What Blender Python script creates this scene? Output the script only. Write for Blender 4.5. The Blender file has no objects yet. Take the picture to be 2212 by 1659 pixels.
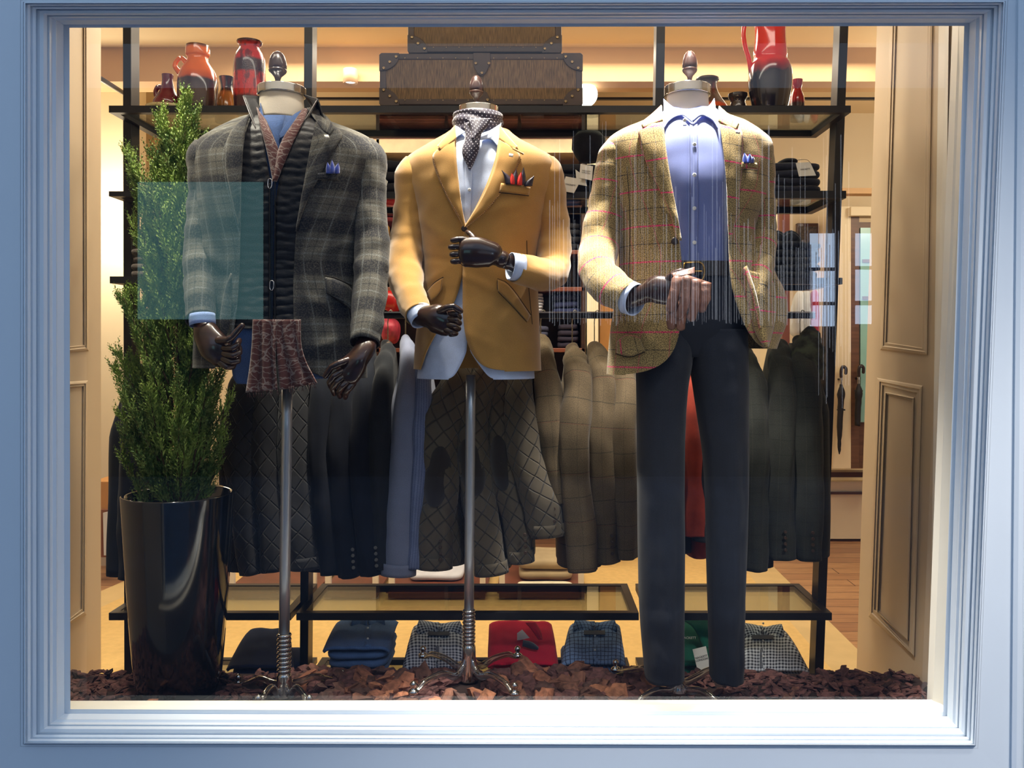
import bpy, bmesh, math, random
from mathutils import Vector, Matrix, noise
SC = bpy.context.scene
COL = SC.collection
PI = math.pi
random.seed(7)
# ------------------------------------------------------------------ camera, sky, lights, exposure
F, VX, VY, CZ = 1850.0, 1150.0, 745.0, 1.6
def P(px, py, D):
    return Vector(((px - VX) / F * D, D, CZ - (py - VY) / F * D))
cam_d = bpy.data.cameras.new('camera'); cam = bpy.data.objects.new('camera', cam_d); COL.objects.link(cam)
cam.location = (0, 0, CZ); cam.rotation_euler = (PI / 2, 0, 0)
cam_d.sensor_width = 36; cam_d.lens = F / 2212 * 36
cam_d.shift_x = -(VX - 1106) / 2212; cam_d.shift_y = -(829.5 - VY) / 2212
cam_d.clip_start = 0.05
SC.camera = cam
SC.view_settings.view_transform = 'Standard'; SC.view_settings.look = 'None'
SC.view_settings.exposure = 0.0; SC.view_settings.gamma = 1.0
SC.view_settings.use_curve_mapping = False
SC.cycles.use_denoising = True
SC.cycles.max_bounces = 8; SC.cycles.transparent_max_bounces = 16
SC.cycles.sample_clamp_indirect = 4.0
w = bpy.data.worlds.new('sky'); SC.world = w; w.use_nodes = True
wn = w.node_tree.nodes; wl = w.node_tree.links
bg = wn['Background']; bg.inputs[0].default_value = (0.40, 0.57, 0.83, 1); bg.inputs[1].default_value = 1.05
def light(name, kind, loc, target, energy, col=(1, 1, 1), **k):
    d = bpy.data.lights.new(name, kind); o = bpy.data.objects.new(name, d); COL.objects.link(o)
    o.location = loc; d.energy = energy; d.color = col
    if target is not None:
        o.rotation_euler = (Vector(target) - Vector(loc)).to_track_quat('-Z', 'Y').to_euler()
    for a, b in k.items(): setattr(d, a, b)
    return o
WARM = (1.0, 0.87, 0.68)
NEUT = (1.0, 0.93, 0.84)
# shop display spotlights just inside the window head, plus an added fill
light('display_spot_right', 'SPOT', (P(1465, 0, 2.66).x, 2.525, 3.12), (P(1475, 0, 2.66).x, 2.535, 1.75), 560, NEUT, spot_size=math.radians(46), spot_blend=0.6, shadow_soft_size=0.05)
light('display_spot_centre', 'SPOT', (P(985, 0, 2.86).x, 2.715, 3.12), (P(1000, 0, 2.86).x, 2.73, 1.75), 270, (1, .90, .74), spot_size=math.radians(50), spot_blend=0.6, shadow_soft_size=0.05)
light('display_spot_left', 'SPOT', (P(700, 0, 2.7).x, 2.35, 3.12), (P(590, 0, 2.7).x, 2.72, 1.5), 38, (1, .9, .76), spot_size=math.radians(60), spot_blend=0.8, shadow_soft_size=0.06)
light('shrub_spot', 'SPOT', (P(300, 0, 2.7).x, 2.5, 3.12), (P(390, 0, 2.7).x, 2.85, 1.1), 120, (1, .92, .75), spot_size=math.radians(60), spot_blend=0.8, shadow_soft_size=0.06)
light('added_fill_wash', 'AREA', (-.2, 2.42, 3.07), (-.2, 3.0, 1.0), 8, (1, .92, .78), shape='RECTANGLE', size=2.6, size_y=.12)  # unseen fill strip added to brighten the dark hanging garments
# ceiling lights of the shop (behind the window head, above the picture)
light('ceiling_panel_light', 'AREA', (-0.3, 3.85, 3.17), (-0.3, 4.3, 0), 62, WARM, shape='RECTANGLE', size=2.8, size_y=0.5)
light('shop_light_left', 'POINT', (-2.6, 5.0, 2.4), None, 42, WARM, shadow_soft_size=0.25)
light('shop_light_right', 'POINT', (2.6, 4.6, 2.7), None, 36, WARM, shadow_soft_size=0.25)
light('shop_light_floor', 'AREA', (0.2, 4.6, 3.16), (0.2, 4.7, 0), 26, WARM, shape='RECTANGLE', size=3.5, size_y=0.15)
# street: lamp over the facade lights the lower right of the frame
light('facade_lamp', 'SPOT', (1.5, -1.0, 4.35), (0.72, 2.2, 0.25), 590, (1, .96, .9), spot_size=math.radians(37), spot_blend=0.9, shadow_soft_size=0.25)
light('facade_lamp_right', 'SPOT', (1.5, 1.2, 2.7), (1.30, 2.2, 0.55), 46, (1, .96, .9), spot_size=math.radians(38), spot_blend=1.0, shadow_soft_size=0.1)

# ------------------------------------------------------------------ helpers
def lin(c):
    return tuple(((v / 255) / 12.92 if v / 255 <= .04045 else ((v / 255 + .055) / 1.055) ** 2.4) for v in c) + (1,)
class N:
    def __init__(s, name):
        s.m = bpy.data.materials.new(name); s.m.use_nodes = True
        s.t = s.m.node_tree; s.b = s.t.nodes['Principled BSDF']; s.out = s.t.nodes['Material Output']
    def n(s, typ, **k):
        x = s.t.nodes.new(typ)
        for a, b in k.items(): setattr(x, a, b)
        return x
    def l(s, a, b): s.t.links.new(a, b)
    def math(s, op, a, b=None, c=None):
        x = s.n('ShaderNodeMath', operation=op)
        for i, v in enumerate((a, b, c)):
            if v is None: continue
            if isinstance(v, (int, float)): x.inputs[i].default_value = v
            else: s.l(v, x.inputs[i])
        return x.outputs[0]
    def mix(s, f, a, b, mode='MIX'):
        x = s.n('ShaderNodeMix', data_type='RGBA', blend_type=mode)
        for i, v in ((0, f), (6, a), (7, b)):
            if isinstance(v, (int, float, tuple)): x.inputs[i].default_value = v
            else: s.l(v, x.inputs[i])
        return x.outputs[2]
    def ss(s, v, lo, hi):
        x = s.n('ShaderNodeMapRange', interpolation_type='SMOOTHSTEP')
        s.l(v, x.inputs[0]); x.inputs[1].default_value = lo; x.inputs[2].default_value = hi
        return x.outputs[0]
    def noise(s, scale, vec=None, detail=4, stretch=None):
        x = s.n('ShaderNodeTexNoise'); x.inputs['Scale'].default_value = scale; x.inputs['Detail'].default_value = detail
        if vec is None:
            vec = s.n('ShaderNodeTexCoord').outputs['Object']
        if stretch:
            mp = s.n('ShaderNodeMapping'); s.l(vec, mp.inputs[0]); mp.inputs['Scale'].default_value = stretch; vec = mp.outputs[0]
        s.l(vec, x.inputs['Vector'])
        return x.outputs[0]
    def bump(s, h, strength=.3, dist=.002):
        b = s.n('ShaderNodeBump'); b.inputs['Strength'].default_value = strength; b.inputs['Distance'].default_value = dist
        s.l(h, b.inputs['Height']); s.l(b.outputs[0], s.b.inputs['Normal'])
    def base(s, v): s.l(v, s.b.inputs['Base Color'])
MC = {}
def mat(name, col, rough=.6, metal=0, var=.12, vs=8, bump=0, bs=60, coat=0, sheen=0, spec=.5, stretch=None, emit=None, es=0):
    if name in MC: return MC[name]
    s = N(name); c = lin(col)
    s.b.inputs['Roughness'].default_value = rough; s.b.inputs['Metallic'].default_value = metal
    s.b.inputs['Specular IOR Level'].default_value = spec
    s.b.inputs['Coat Weight'].default_value = coat; s.b.inputs['Coat Roughness'].default_value = .08
    s.b.inputs['Sheen Weight'].default_value = sheen
    nz = s.noise(vs, stretch=stretch)
    dk = tuple(v * (1 - var) for v in c[:3]) + (1,); lt = tuple(min(1, v * (1 + var)) for v in c[:3]) + (1,)
    s.base(s.mix(s.ss(nz, .3, .7), dk, lt))
    if bump: s.bump(s.noise(bs, stretch=stretch), bump)
    if emit: s.b.inputs['Emission Color'].default_value = lin(emit); s.b.inputs['Emission Strength'].default_value = es
    MC[name] = s.m
    return s.m
def fabric(name, base, stripes=(), weave=.18, wscale=420, mottled=.1, gingham=None, rough=.9, sheen=.08, bump=.25):
    """stripes: (axis, period, offset, width, colour, alpha, soft)"""
    if name in MC: return MC[name]
    s = N(name); s.b.inputs['Roughness'].default_value = rough; s.b.inputs['Sheen Weight'].default_value = sheen
    s.b.inputs['Specular IOR Level'].default_value = .25
    uv = s.n('ShaderNodeUVMap'); sp = s.n('ShaderNodeSeparateXYZ'); s.l(uv.outputs[0], sp.inputs[0])
    wob = s.noise(3, uv.outputs[0], 2)
    col = lin(base)
    m = s.noise(14, uv.outputs[0], 4)
    c = s.mix(s.ss(m, .3, .7), tuple(v * (1 - mottled) for v in col[:3]) + (1,), tuple(min(1, v * (1 + mottled)) for v in col[:3]) + (1,))
    for ax, per, off, wd, sc_, al, soft in stripes:
        v = sp.outputs[ax]
        v = s.math('ADD', v, off)
        v = s.math('ADD', v, s.math('MULTIPLY', wob, .006))
        fr = s.math('FRACT', s.math('DIVIDE', v, per))
        d = s.math('ABSOLUTE', s.math('SUBTRACT', fr, .5))
        h = wd / per / 2
        k = s.math('SUBTRACT', 1.0, s.ss(d, h * (1 - soft), h * (1 + soft)))
        grain = s.ss(s.noise(wscale * .6, uv.outputs[0], 1), .35, .6)
        k = s.math('MULTIPLY', s.math('MULTIPLY', k, al), s.math('ADD', s.math('MULTIPLY', grain, .5), .5))
        c = s.mix(k, c, lin(sc_))
    nz = s.noise(wscale, uv.outputs[0], 2)
    c = s.mix(min(1, weave * 1.6), c, s.mix(s.ss(nz, .35, .65), (.35, .35, .35, 1), (1.75, 1.75, 1.7, 1)), 'MULTIPLY')
    s.base(c)
    s.bump(nz, bump, .0012)
    MC[name] = s.m
    return s.m
def check(name, light_c, dark_c, per=.009, rough=.85, thin=.5):
    if name in MC: return MC[name]
    s = N(name); s.b.inputs['Roughness'].default_value = rough
    uv = s.n('ShaderNodeUVMap'); sp = s.n('ShaderNodeSeparateXYZ'); s.l(uv.outputs[0], sp.inputs[0])
    ks = []
    for ax in (0, 1):
        fr = s.math('FRACT', s.math('DIVIDE', sp.outputs[ax], per))
        ks.append(s.math('LESS_THAN', fr, thin))
    k = s.math('MULTIPLY', s.math('ADD', ks[0], ks[1]), .5)
    s.base(s.mix(k, lin(light_c), lin(dark_c))); s.bump(s.noise(60, uv.outputs[0]), .2)
    MC[name] = s.m
    return s.m
def fix_parent(o, parent):
    if parent is None: return
    o.parent = parent
    q = parent; t = Vector((0, 0, 0))
    while q is not None:
        t = t + Vector(q.location) if q.parent is None else t
        q = q.parent
    # only top-level objects carry a location; parts keep world coordinates
    if parent.parent is None: o.matrix_parent_inverse = Matrix.Translation(-Vector(parent.location))
def tag(o, label=None, cat=None, group=None, kind=None):
    if label: o['label'] = label
    if cat: o['category'] = cat
    if group: o['group'] = group
    if kind: o['kind'] = kind
    return o
def thing(name, label, cat, loc, group=None):
    o = bpy.data.objects.new(name, None); COL.objects.link(o); o.location = loc; o.empty_display_size = .05
    return tag(o, label, cat, group)
def mesh(name, V, Fc, m, parent=None, uv=None, smooth=True, solid=0, soff=-1, sub=0, bevel=0, label=None):
    V = [Vector(v) for v in V]
    loc = Vector((0, 0, 0))
    if parent is None:
        loc = Vector(((min(v.x for v in V) + max(v.x for v in V)) / 2, (min(v.y for v in V) + max(v.y for v in V)) / 2, min(v.z for v in V)))
    me = bpy.data.meshes.new(name); me.from_pydata([tuple(v - loc) for v in V], [], Fc); me.update()
    if m is not None: me.materials.append(m)
    ul = me.uv_layers.new(name='UVMap')
    if uv is not None:
        for lp in me.loops: ul.data[lp.index].uv = uv[lp.vertex_index]
    else:
        for lp in me.loops:
            v = V[lp.vertex_index]; ul.data[lp.index].uv = (v.x + v.y * .5, v.z + v.y * .5)
    if smooth: me.polygons.foreach_set('use_smooth', [True] * len(me.polygons))
    o = bpy.data.objects.new(name, me); COL.objects.link(o); o.location = loc
    if bevel:
        b = o.modifiers.new('b', 'BEVEL'); b.width = bevel; b.segments = 2; b.limit_method = 'ANGLE'; b.angle_limit = .6
    if solid:
        b = o.modifiers.new('s', 'SOLIDIFY'); b.thickness = solid; b.offset = soff
    if sub:
        b = o.modifiers.new('u', 'SUBSURF'); b.levels = sub; b.render_levels = sub
    fix_parent(o, parent)
    if label: o['label'] = label
    return o
class MB:
    def __init__(s): s.V = []; s.F = []; s.U = []
    def add(s, V, Fc, U=None):
        n = len(s.V); s.V += [Vector(v) for v in V]; s.F += [tuple(i + n for i in f) for f in Fc]
        s.U += list(U) if U is not None else [(v[0] + v[1] * .5, v[2] + v[1] * .5) for v in V]
        return s
    def box(s, a, b):
        x0, y0, z0 = a; x1, y1, z1 = b
        x0, x1 = sorted((x0, x1)); y0, y1 = sorted((y0, y1)); z0, z1 = sorted((z0, z1))
        V = [(x, y, z) for z in (z0, z1) for y in (y0, y1) for x in (x0, x1)]
        return s.add(V, [(0, 2, 3, 1), (4, 5, 7, 6), (0, 1, 5, 4), (2, 6, 7, 3), (0, 4, 6, 2), (1, 3, 7, 5)])
    def pbox(s, x0, y0, x1, y1, D0, D1):
        a = P(x0, y1, D0); b = P(x1, y0, D0)
        return s.box((a.x, D0, a.z), (b.x, D1, b.z))
    def grid(s, rows, closed=False, U=None, cap0=False, cap1=False):
        n = len(rows[0]); V = [v for r in rows for v in r]; Fc = []
        for i in range(len(rows) - 1):
            for j in range(n if closed else n - 1):
                k = (j + 1) % n
                Fc.append((i * n + j, i * n + k, (i + 1) * n + k, (i + 1) * n + j))
        if cap0: Fc.append(tuple(range(n - 1, -1, -1)))
        if cap1: Fc.append(tuple((len(rows) - 1) * n + j for j in range(n)))
        return s.add(V, Fc, U)
    def tube(s, pts, rad, n=12, m=4, side=(1, 0, 0), cap=True, wr=0, wf=30, seed=0, caps=True, fold=False):
        """pts Vectors, rad list of r or (ra, rb): ra along side; smooth path"""
        pts = [Vector(p) for p in pts]; rad = [r if isinstance(r, tuple) else (r, r) for r in rad]
        C, R = [], []
        for i in range(len(pts) - 1):
            p0 = pts[max(i - 1, 0)]; p1 = pts[i]; p2 = pts[i + 1]; p3 = pts[min(i + 2, len(pts) - 1)]
            for k in range(m):
                t = k / m
                C.append(.5 * ((2 * p1) + (p2 - p0) * t + (2 * p0 - 5 * p1 + 4 * p2 - p3) * t * t + (3 * p1 - p0 - 3 * p2 + p3) * t ** 3))
                u = t * t * (3 - 2 * t)
                R.append((rad[i][0] * (1 - u) + rad[i + 1][0] * u, rad[i][1] * (1 - u) + rad[i + 1][1] * u))
        C.append(pts[-1]); R.append(rad[-1])
        if cap:  # rounded ends
            def endcaps(c, d, r):
                return [(c + d * min(r) * math.sin(a), (r[0] * math.cos(a), r[1] * math.cos(a))) for a in (.5, .95, 1.3, 1.52)]
            d1 = (C[-1] - C[-2]).normalized(); d0 = (C[0] - C[1]).normalized()
            e1 = endcaps(C[-1], d1, R[-1]); e0 = endcaps(C[0], d0, R[0])[::-1]
            C = [a for a, _ in e0] + C + [a for a, _ in e1]; R = [b for _, b in e0] + R + [b for _, b in e1]
        rows, U = [], []; L = 0
        sv = Vector(side)
        for i, c in enumerate(C):
            t = (C[min(i + 1, len(C) - 1)] - C[max(i - 1, 0)]).normalized()
            a = (sv - t * sv.dot(t))
            if a.length < 1e-4: a = t.orthogonal()
            a.normalize(); b = t.cross(a)
            if i: L += (c - C[i - 1]).length
            row = []
            for j in range(n):
                th = 2 * PI * j / n
                d = a * (math.cos(th) * R[i][0]) + b * (math.sin(th) * R[i][1])
                if wr:
                    q = c + d
                    if fold:
                        k = noise.noise(Vector((q.x * wf * 2.6, q.y * wf * 2.6, q.z * wf * .3 + seed * 5))) + .5 * noise.noise(Vector((q.x * wf * 1.2 + seed, q.y * wf, q.z * wf * 1.1)))
                        d = d + d.normalized() * (wr * k); row.append(c + d); U.append((th * (R[i][0] + R[i][1]) / 2 if th < PI else (2 * PI - th) * (R[i][0] + R[i][1]) / 2, L)); continue
                    k = noise.noise(Vector((q.x * wf * .5, q.y * wf * .5, q.z * wf)) + Vector((seed * 3.1, 0, seed)))
                    k += .5 * noise.noise(Vector((q.x * wf * 1.5, q.y * wf * 1.5, q.z * wf * 2)) + Vector((seed * 1.7, 5, 0)))
                    d = d + d.normalized() * (wr * k)
                row.append(c + d); U.append((th * (R[i][0] + R[i][1]) / 2 if th < PI else (2 * PI - th) * (R[i][0] + R[i][1]) / 2, L))
            rows.append(row)
        return s.grid(rows, True, U, cap0=caps, cap1=caps)
    def lathe(s, c, prof, n=24, ax=None):
        rows = [[Vector((c[0] + r * math.cos(2 * PI * j / n), c[1] + r * math.sin(2 * PI * j / n), z)) for j in range(n)] for r, z in prof]
        return s.grid(rows, True, cap0=True, cap1=True)
    def softbox(s, a, b, e=.25, n=14, wr=.0, seed=0, fr=25, M=None):
        """superellipsoid slab from corner a to corner b, e smaller = boxier"""
        c = (Vector(a) + Vector(b)) / 2; h = (Vector(b) - Vector(a)) / 2
        def sg(v, p): return math.copysign(abs(v) ** p, v)
        rows, U = [], []
        for i in range(n + 1):
            ph = -PI / 2 + PI * i / n
            row = []
            for j in range(2 * n):
                th = PI * j / n
                q = Vector((h.x * sg(math.cos(ph), e) * sg(math.cos(th), e), h.y * sg(math.cos(ph), e) * sg(math.sin(th), e), h.z * sg(math.sin(ph), e * 1.6)))
                if wr:
                    w_ = c + q
                    q = q + Vector((0, 0, 1)) * wr * noise.noise(w_ * fr + Vector((seed, 0, 0))) + Vector((0, 1, 0)) * wr * noise.noise(w_ * fr + Vector((0, seed, 3)))
                q = c + q
                if M is not None: q = M @ q
                row.append(q); U.append((q.x, q.y + q.z))
            rows.append(row)
        return s.grid(rows, True, U, cap0=True, cap1=True)
    def build(s, name, m, parent=None, **k):
        return mesh(name, s.V, s.F, m, parent, uv=s.U, **k)
def resample(pl, n):
    pl = [tuple(p) for p in pl]; L = [0]
    for a, b in zip(pl, pl[1:]): L.append(L[-1] + math.dist(a[:2], b[:2]))
    out = []; k = 0
    for i in range(n):
        t = L[-1] * i / (n - 1)
        while k < len(L) - 2 and L[k + 1] < t: k += 1
        u = (t - L[k]) / max(1e-9, L[k + 1] - L[k])
        out.append(tuple(a + (b - a) * u for a, b in zip(pl[k], pl[k + 1])))
    return out
def smooth_pl(pl, it=2):
    pl = [tuple(map(float, p)) for p in pl]
    for _ in range(it):
        q = [pl[0]]
        for a, b in zip(pl, pl[1:]):
            q.append(tuple(x * .75 + y * .25 for x, y in zip(a, b))); q.append(tuple(x * .25 + y * .75 for x, y in zip(a, b)))
        q.append(pl[-1]); pl = q
    return pl
def interp(tab, v):
    if v <= tab[0][0]: return tab[0][1:]
    if v >= tab[-1][0]: return tab[-1][1:]
    for i in range(len(tab) - 1):
        if tab[i][0] <= v <= tab[i + 1][0]:
            h = tab[i + 1][0] - tab[i][0]; t = (v - tab[i][0]) / h
            out = []
            for k in range(1, len(tab[0])):
                p1, p2 = tab[i][k], tab[i + 1][k]
                m1 = (tab[i + 1][k] - tab[i - 1][k]) / (tab[i + 1][0] - tab[i - 1][0]) * h if i > 0 else p2 - p1
                m2 = (tab[i + 2][k] - tab[i][k]) / (tab[i + 2][0] - tab[i][0]) * h if i + 2 < len(tab) else p2 - p1
                out.append((2 * t ** 3 - 3 * t ** 2 + 1) * p1 + (t ** 3 - 2 * t * t + t) * m1 + (-2 * t ** 3 + 3 * t * t) * p2 + (t ** 3 - t * t) * m2)
            return tuple(out)
class Torso:
    """a body as a stack of superellipses; levels (py, xl, xr, depth half) in photo pixels at distance D0"""
    def __init__(s, D0, levels, n=2.15, folds=(), wr=.0, seed=0, bscale=.85):
        s.D0 = D0; s.lv = levels; s.n = n; s.folds = folds; s.wr = wr; s.seed = seed; s.bs = bscale
    def at(s, qy):
        xl, xr, b = interp(s.lv, qy); return (xl + xr) / 2, (xr - xl) / 2, b
    def disp(s, qx, qy):
        d = 0
        for x1, y1, x2, y2, wd, h in s.folds:
            dx, dy = x2 - x1, y2 - y1; L2 = dx * dx + dy * dy
            t = max(0, min(1, ((qx - x1) * dx + (qy - y1) * dy) / L2))
            q = math.hypot(qx - x1 - dx * t, qy - y1 - dy * t)
            d += h * math.exp(-(q / wd) ** 2) * math.sin(PI * (.15 + .7 * t))
        if s.wr: d += s.wr * (noise.noise(Vector((qx * .018 + s.seed, qy * .011, s.seed))) + .5 * noise.noise(Vector((qx * .04, qy * .03 + s.seed, 2))))
        return d
    def pt(s, th, qy, off=0, extra=None):
        c, a, b = s.at(qy); e = 2 / s.n
        u = math.copysign(abs(math.sin(th)) ** e, math.sin(th)); v = math.copysign(abs(math.cos(th)) ** e, math.cos(th))
        bb = b if v > 0 else b * s.bs
        o_ = off
        qx = c + a * u
        if v > 0: o_ += s.disp(qx, qy) * min(1, v * 3)
        if extra: o_ += extra(qx, qy) * max(0, min(1, v * 3))
        sc = s.D0 / F
        x = (qx - VX) * sc + o_ * u
        y = s.D0 - bb * v - o_ * v
        return Vector((x, y, CZ - (qy - VY) * sc))
    def front_q(s, px, py, off=0):
        D = s.D0 - .1
        for _ in range(10):
            p = P(px, py, D); qx = VX + p.x / s.D0 * F; qy = VY + (CZ - p.z) / s.D0 * F
            c, a, b = s.at(qy); dd = off + s.disp(qx, qy); u = min(.995, abs((qx - c) / (a + dd * F / s.D0))); v = (1 - u ** s.n) ** (1 / s.n)
            dd = off + s.disp(qx, qy) * min(1, v * 3)
            Dn = s.D0 - (b + dd) * v
            D = D * .4 + Dn * .6
        return qx, qy, D
    def front(s, px, py, off=0):
        qx, qy, D = s.front_q(px, py, off); return P(px, py, D)
    def theta(s, qx, qy, off=0):
        c, a, b = s.at(qy); u = max(-1, min(1, (qx - c) / (a + off * F / s.D0)))
        return math.asin(math.copysign(abs(u) ** (s.n / 2), u))
    def panel(s, edge, side, y0, y1, off, rows=90, cols=36, extra=None, back=PI):
        """half garment from front edge (photo polyline) round to the back centre"""
        E = sorted([s.front_q(x, y, off)[:2][::-1] for x, y in smooth_pl(edge)]) if edge else None
        R, U = [], []
        for i in range(rows + 1):
            t = i / rows; qy = y0 + (y1 - y0) * (1 - (1 - t) ** 1.5)
            c, a, b = s.at(qy)
            if E:
                if qy <= E[0][0]: ex = E[0][1]
                elif qy >= E[-1][0]: ex = E[-1][1]
                else:
                    for k in range(len(E) - 1):
                        if E[k][0] <= qy <= E[k + 1][0]:
                            ex = E[k][1] + (E[k + 1][1] - E[k][1]) * (qy - E[k][0]) / max(1e-6, E[k + 1][0] - E[k][0]); break
                th0 = s.theta(ex, qy, off)
            else: th0 = 0
            row = []
            ul = 0; prev = None
            for j in range(cols + 1):
                th = th0 + (side * back - th0) * j / cols
                p = s.pt(th, qy, off, extra)
                row.append(p)
            # uv measured from the side seam so that checks stay straight
            xs = [0]
            for j in range(cols): xs.append(xs[-1] + (Vector((row[j + 1].x, row[j + 1].y)) - Vector((row[j].x, row[j].y))).length)
            ref = xs[-1]
            U += [(side * (q - ref), -qy * s.D0 / F) for q in xs]
            R.append(row)
        return MB().grid(R, U=U)
def ribbon(surf, L, R, n=24, m=6, off=.004, bulge=0, taper=None, jig=0):
    """strip between two photo polylines, laid on surf (a Torso) or at the distance given as third value"""
    L = resample(smooth_pl(L), n); R = resample(smooth_pl(R), n); rows, U = [], []
    L0 = 0
    for i in range(n):
        row = []
        for j in range(m + 1):
            t = j / m; q = tuple(a + (b - a) * t for a, b in zip(L[i], R[i]))
            b_ = bulge * math.sin(PI * t)
            if surf is None: p = P(q[0], q[1], q[2] - b_)
            else: p = surf.front(q[0], q[1], off + b_)
            row.append(p)
        if i: L0 += (row[0] - rows[-1][0]).length
        w_ = 0
        for j, p in enumerate(row):
            if j: w_ += (p - row[j - 1]).length
            U.append((w_, L0))
        rows.append(row)
    return MB().grid(rows, U=U)
def sphere(c, r, n=10, sq=(1, 1, 1)):
    rows = []
    for i in range(n + 1):
        ph = -PI / 2 + PI * i / n
        rows.append([Vector((c[0] + r * sq[0] * math.cos(ph) * math.cos(PI * j / n), c[1] + r * sq[1] * math.cos(ph) * math.sin(PI * j / n), c[2] + r * sq[2] * math.sin(ph))) for j in range(2 * n)])
    return rows
def disc(c, r, t, nrm=(0, -1, 0), n=14):
    nrm = Vector(nrm).normalized(); a = nrm.orthogonal().normalized(); b = nrm.cross(a); c = Vector(c)
    rows = [[c + nrm * h + (a * math.cos(2 * PI * j / n) + b * math.sin(2 * PI * j / n)) * r * k for j in range(n)] for h, k in ((0, 1), (t * .6, 1), (t, .8), (t * .8, .45))]
    return rows
def text(body, loc, size, m, parent, rot=(PI / 2, 0, 0), name='lettering'):
    c = bpy.data.curves.new(name, 'FONT'); c.body = body; c.size = size; c.align_x = 'CENTER'; c.align_y = 'CENTER'; c.extrude = .0002
    c.materials.append(m); o = bpy.data.objects.new(name, c); COL.objects.link(o)
    me = bpy.data.meshes.new_from_object(o.evaluated_get(bpy.context.evaluated_depsgraph_get())); bpy.data.objects.remove(o)
    o = bpy.data.objects.new(name, me); COL.objects.link(o)
    o.location = loc; o.rotation_euler = rot; fix_parent(o, parent); return o
def extrude_poly(pts, D, t, name, m, parent=None, bevel=.0015, **k):
    """photo polygon as a plate at distance D, thickness t away from the viewer"""
    n = len(pts); V = [P(x, y, D) for x, y in pts] + [P(x, y, D) + Vector((0, t, 0)) for x, y in pts]
    Fc = [tuple(range(n)), tuple(range(2 * n - 1, n - 1, -1))] + [(i, i + n, (i + 1) % n + n, (i + 1) % n) for i in range(n)]
    return mesh(name, V, Fc, m, parent, smooth=False, bevel=bevel, **k)
def arc(cx, cy, rx, ry, a0, a1, n=8):
    return [(cx + rx * math.cos(math.radians(a0 + (a1 - a0) * i / n)), cy + ry * math.sin(math.radians(a0 + (a1 - a0) * i / n))) for i in range(n + 1)]
def seam(par, surf, pl, off, r=.0013, name='seam'):
    pts = [surf.front(x, y, off + .0055) for x, y in resample(smooth_pl(pl), 14)]
    return MB().tube(pts, [r] * len(pts), 6, 1).build(name, mat('seam_shadow_thread', (30, 24, 18), .9), par)
ORD = ['topmost', 'second from the top', 'third from the top', 'fourth from the top', 'fifth from the top', 'sixth from the top', 'seventh from the top', 'eighth from the top']
# ------------------------------------------------------------------ structure: facade, window, niche, shop
paint = mat('white_facade_paint', (226, 232, 238), .42, var=.015, vs=3)
paint_in = mat('white_sash_paint', (236, 232, 222), .4, var=.01)
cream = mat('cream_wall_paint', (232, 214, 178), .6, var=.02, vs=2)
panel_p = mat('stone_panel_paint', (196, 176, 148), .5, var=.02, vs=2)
ceil_m = mat('ceiling_paint', (240, 216, 172), .7, var=.02, vs=1.5)
soffit_m = mat('soffit_paint', (205, 165, 118), .7, var=.02)
black_steel = mat('black_steel', (30, 31, 34), .38, metal=.25, var=.1)
walnut = mat('walnut_wood', (70, 42, 28), .4, var=.3, vs=5, stretch=(1, 1, 12), coat=.2)
def floor_mat():
    s = N('oak_floorboards'); tc = s.n('ShaderNodeTexCoord')
    mp = s.n('ShaderNodeMapping'); s.l(tc.outputs['Object'], mp.inputs[0])
    br = s.n('ShaderNodeTexBrick'); s.l(mp.outputs[0], br.inputs[0])
    br.inputs['Scale'].default_value = 1; br.inputs['Brick Width'].default_value = 1.6; br.inputs['Row Height'].default_value = .13
    br.inputs['Mortar Size'].default_value = .003; br.inputs[1].default_value = lin((196, 150, 104)); br.inputs[2].default_value = lin((166, 120, 84)); br.inputs[3].default_value = lin((60, 36, 24))
    g = s.noise(5, tc.outputs['Object'], 6, (1.5, 14, 1))
    s.base(s.mix(s.math('MULTIPLY', s.ss(g, .35, .7), .5), br.outputs[0], lin((134, 92, 64)))); s.b.inputs['Roughness'].default_value = .38
    return s.m
FZ = 0.22   # shop floor
b = MB().box((-5, 2.95, FZ - .1), (5.5, 6.6, FZ)); tag(b.build('floor', floor_mat(), smooth=False), kind='structure')
# window frame: mitred mouldings, each side its own piece
INN = [(150, 60), (2083, 56), (2037, 1538), (152, 1532)]
OUT = [(50, 4), (2172, 2), (2108, 1612), (50, 1608)]
PROF = [(-.0, 2.225), (0, 2.178), (.12, 2.178), (.135, 2.168), (.27, 2.150), (.29, 2.136), (.37, 2.132), (.40, 2.122), (.43, 2.116), (.47, 2.118), (.49, 2.108), (.56, 2.099), (.64, 2.097), (.71, 2.101), (.73, 2.088), (.79, 2.084), (.83, 2.086), (.85, 2.076), (.90, 2.070), (.94, 2.072), (.955, 2.060), (.985, 2.062), (.99, 2.076), (1.0, 2.072), (1.06, 2.072)]
names = ['trim_1', 'trim_2', 'trim_3', 'trim_4']
for k in range(4):
    rows = []
    for t, D in PROF:
        r = []
        for c in (k, (k + 1) % 4):
            x = INN[c][0] + (OUT[c][0] - INN[c][0]) * t; y = INN[c][1] + (OUT[c][1] - INN[c][1]) * t
            r.append(P(x, y, D))
        rows.append(r)
    o = MB().grid(rows).build(names[k], paint, smooth=False)
    tag(o, kind='structure')
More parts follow.
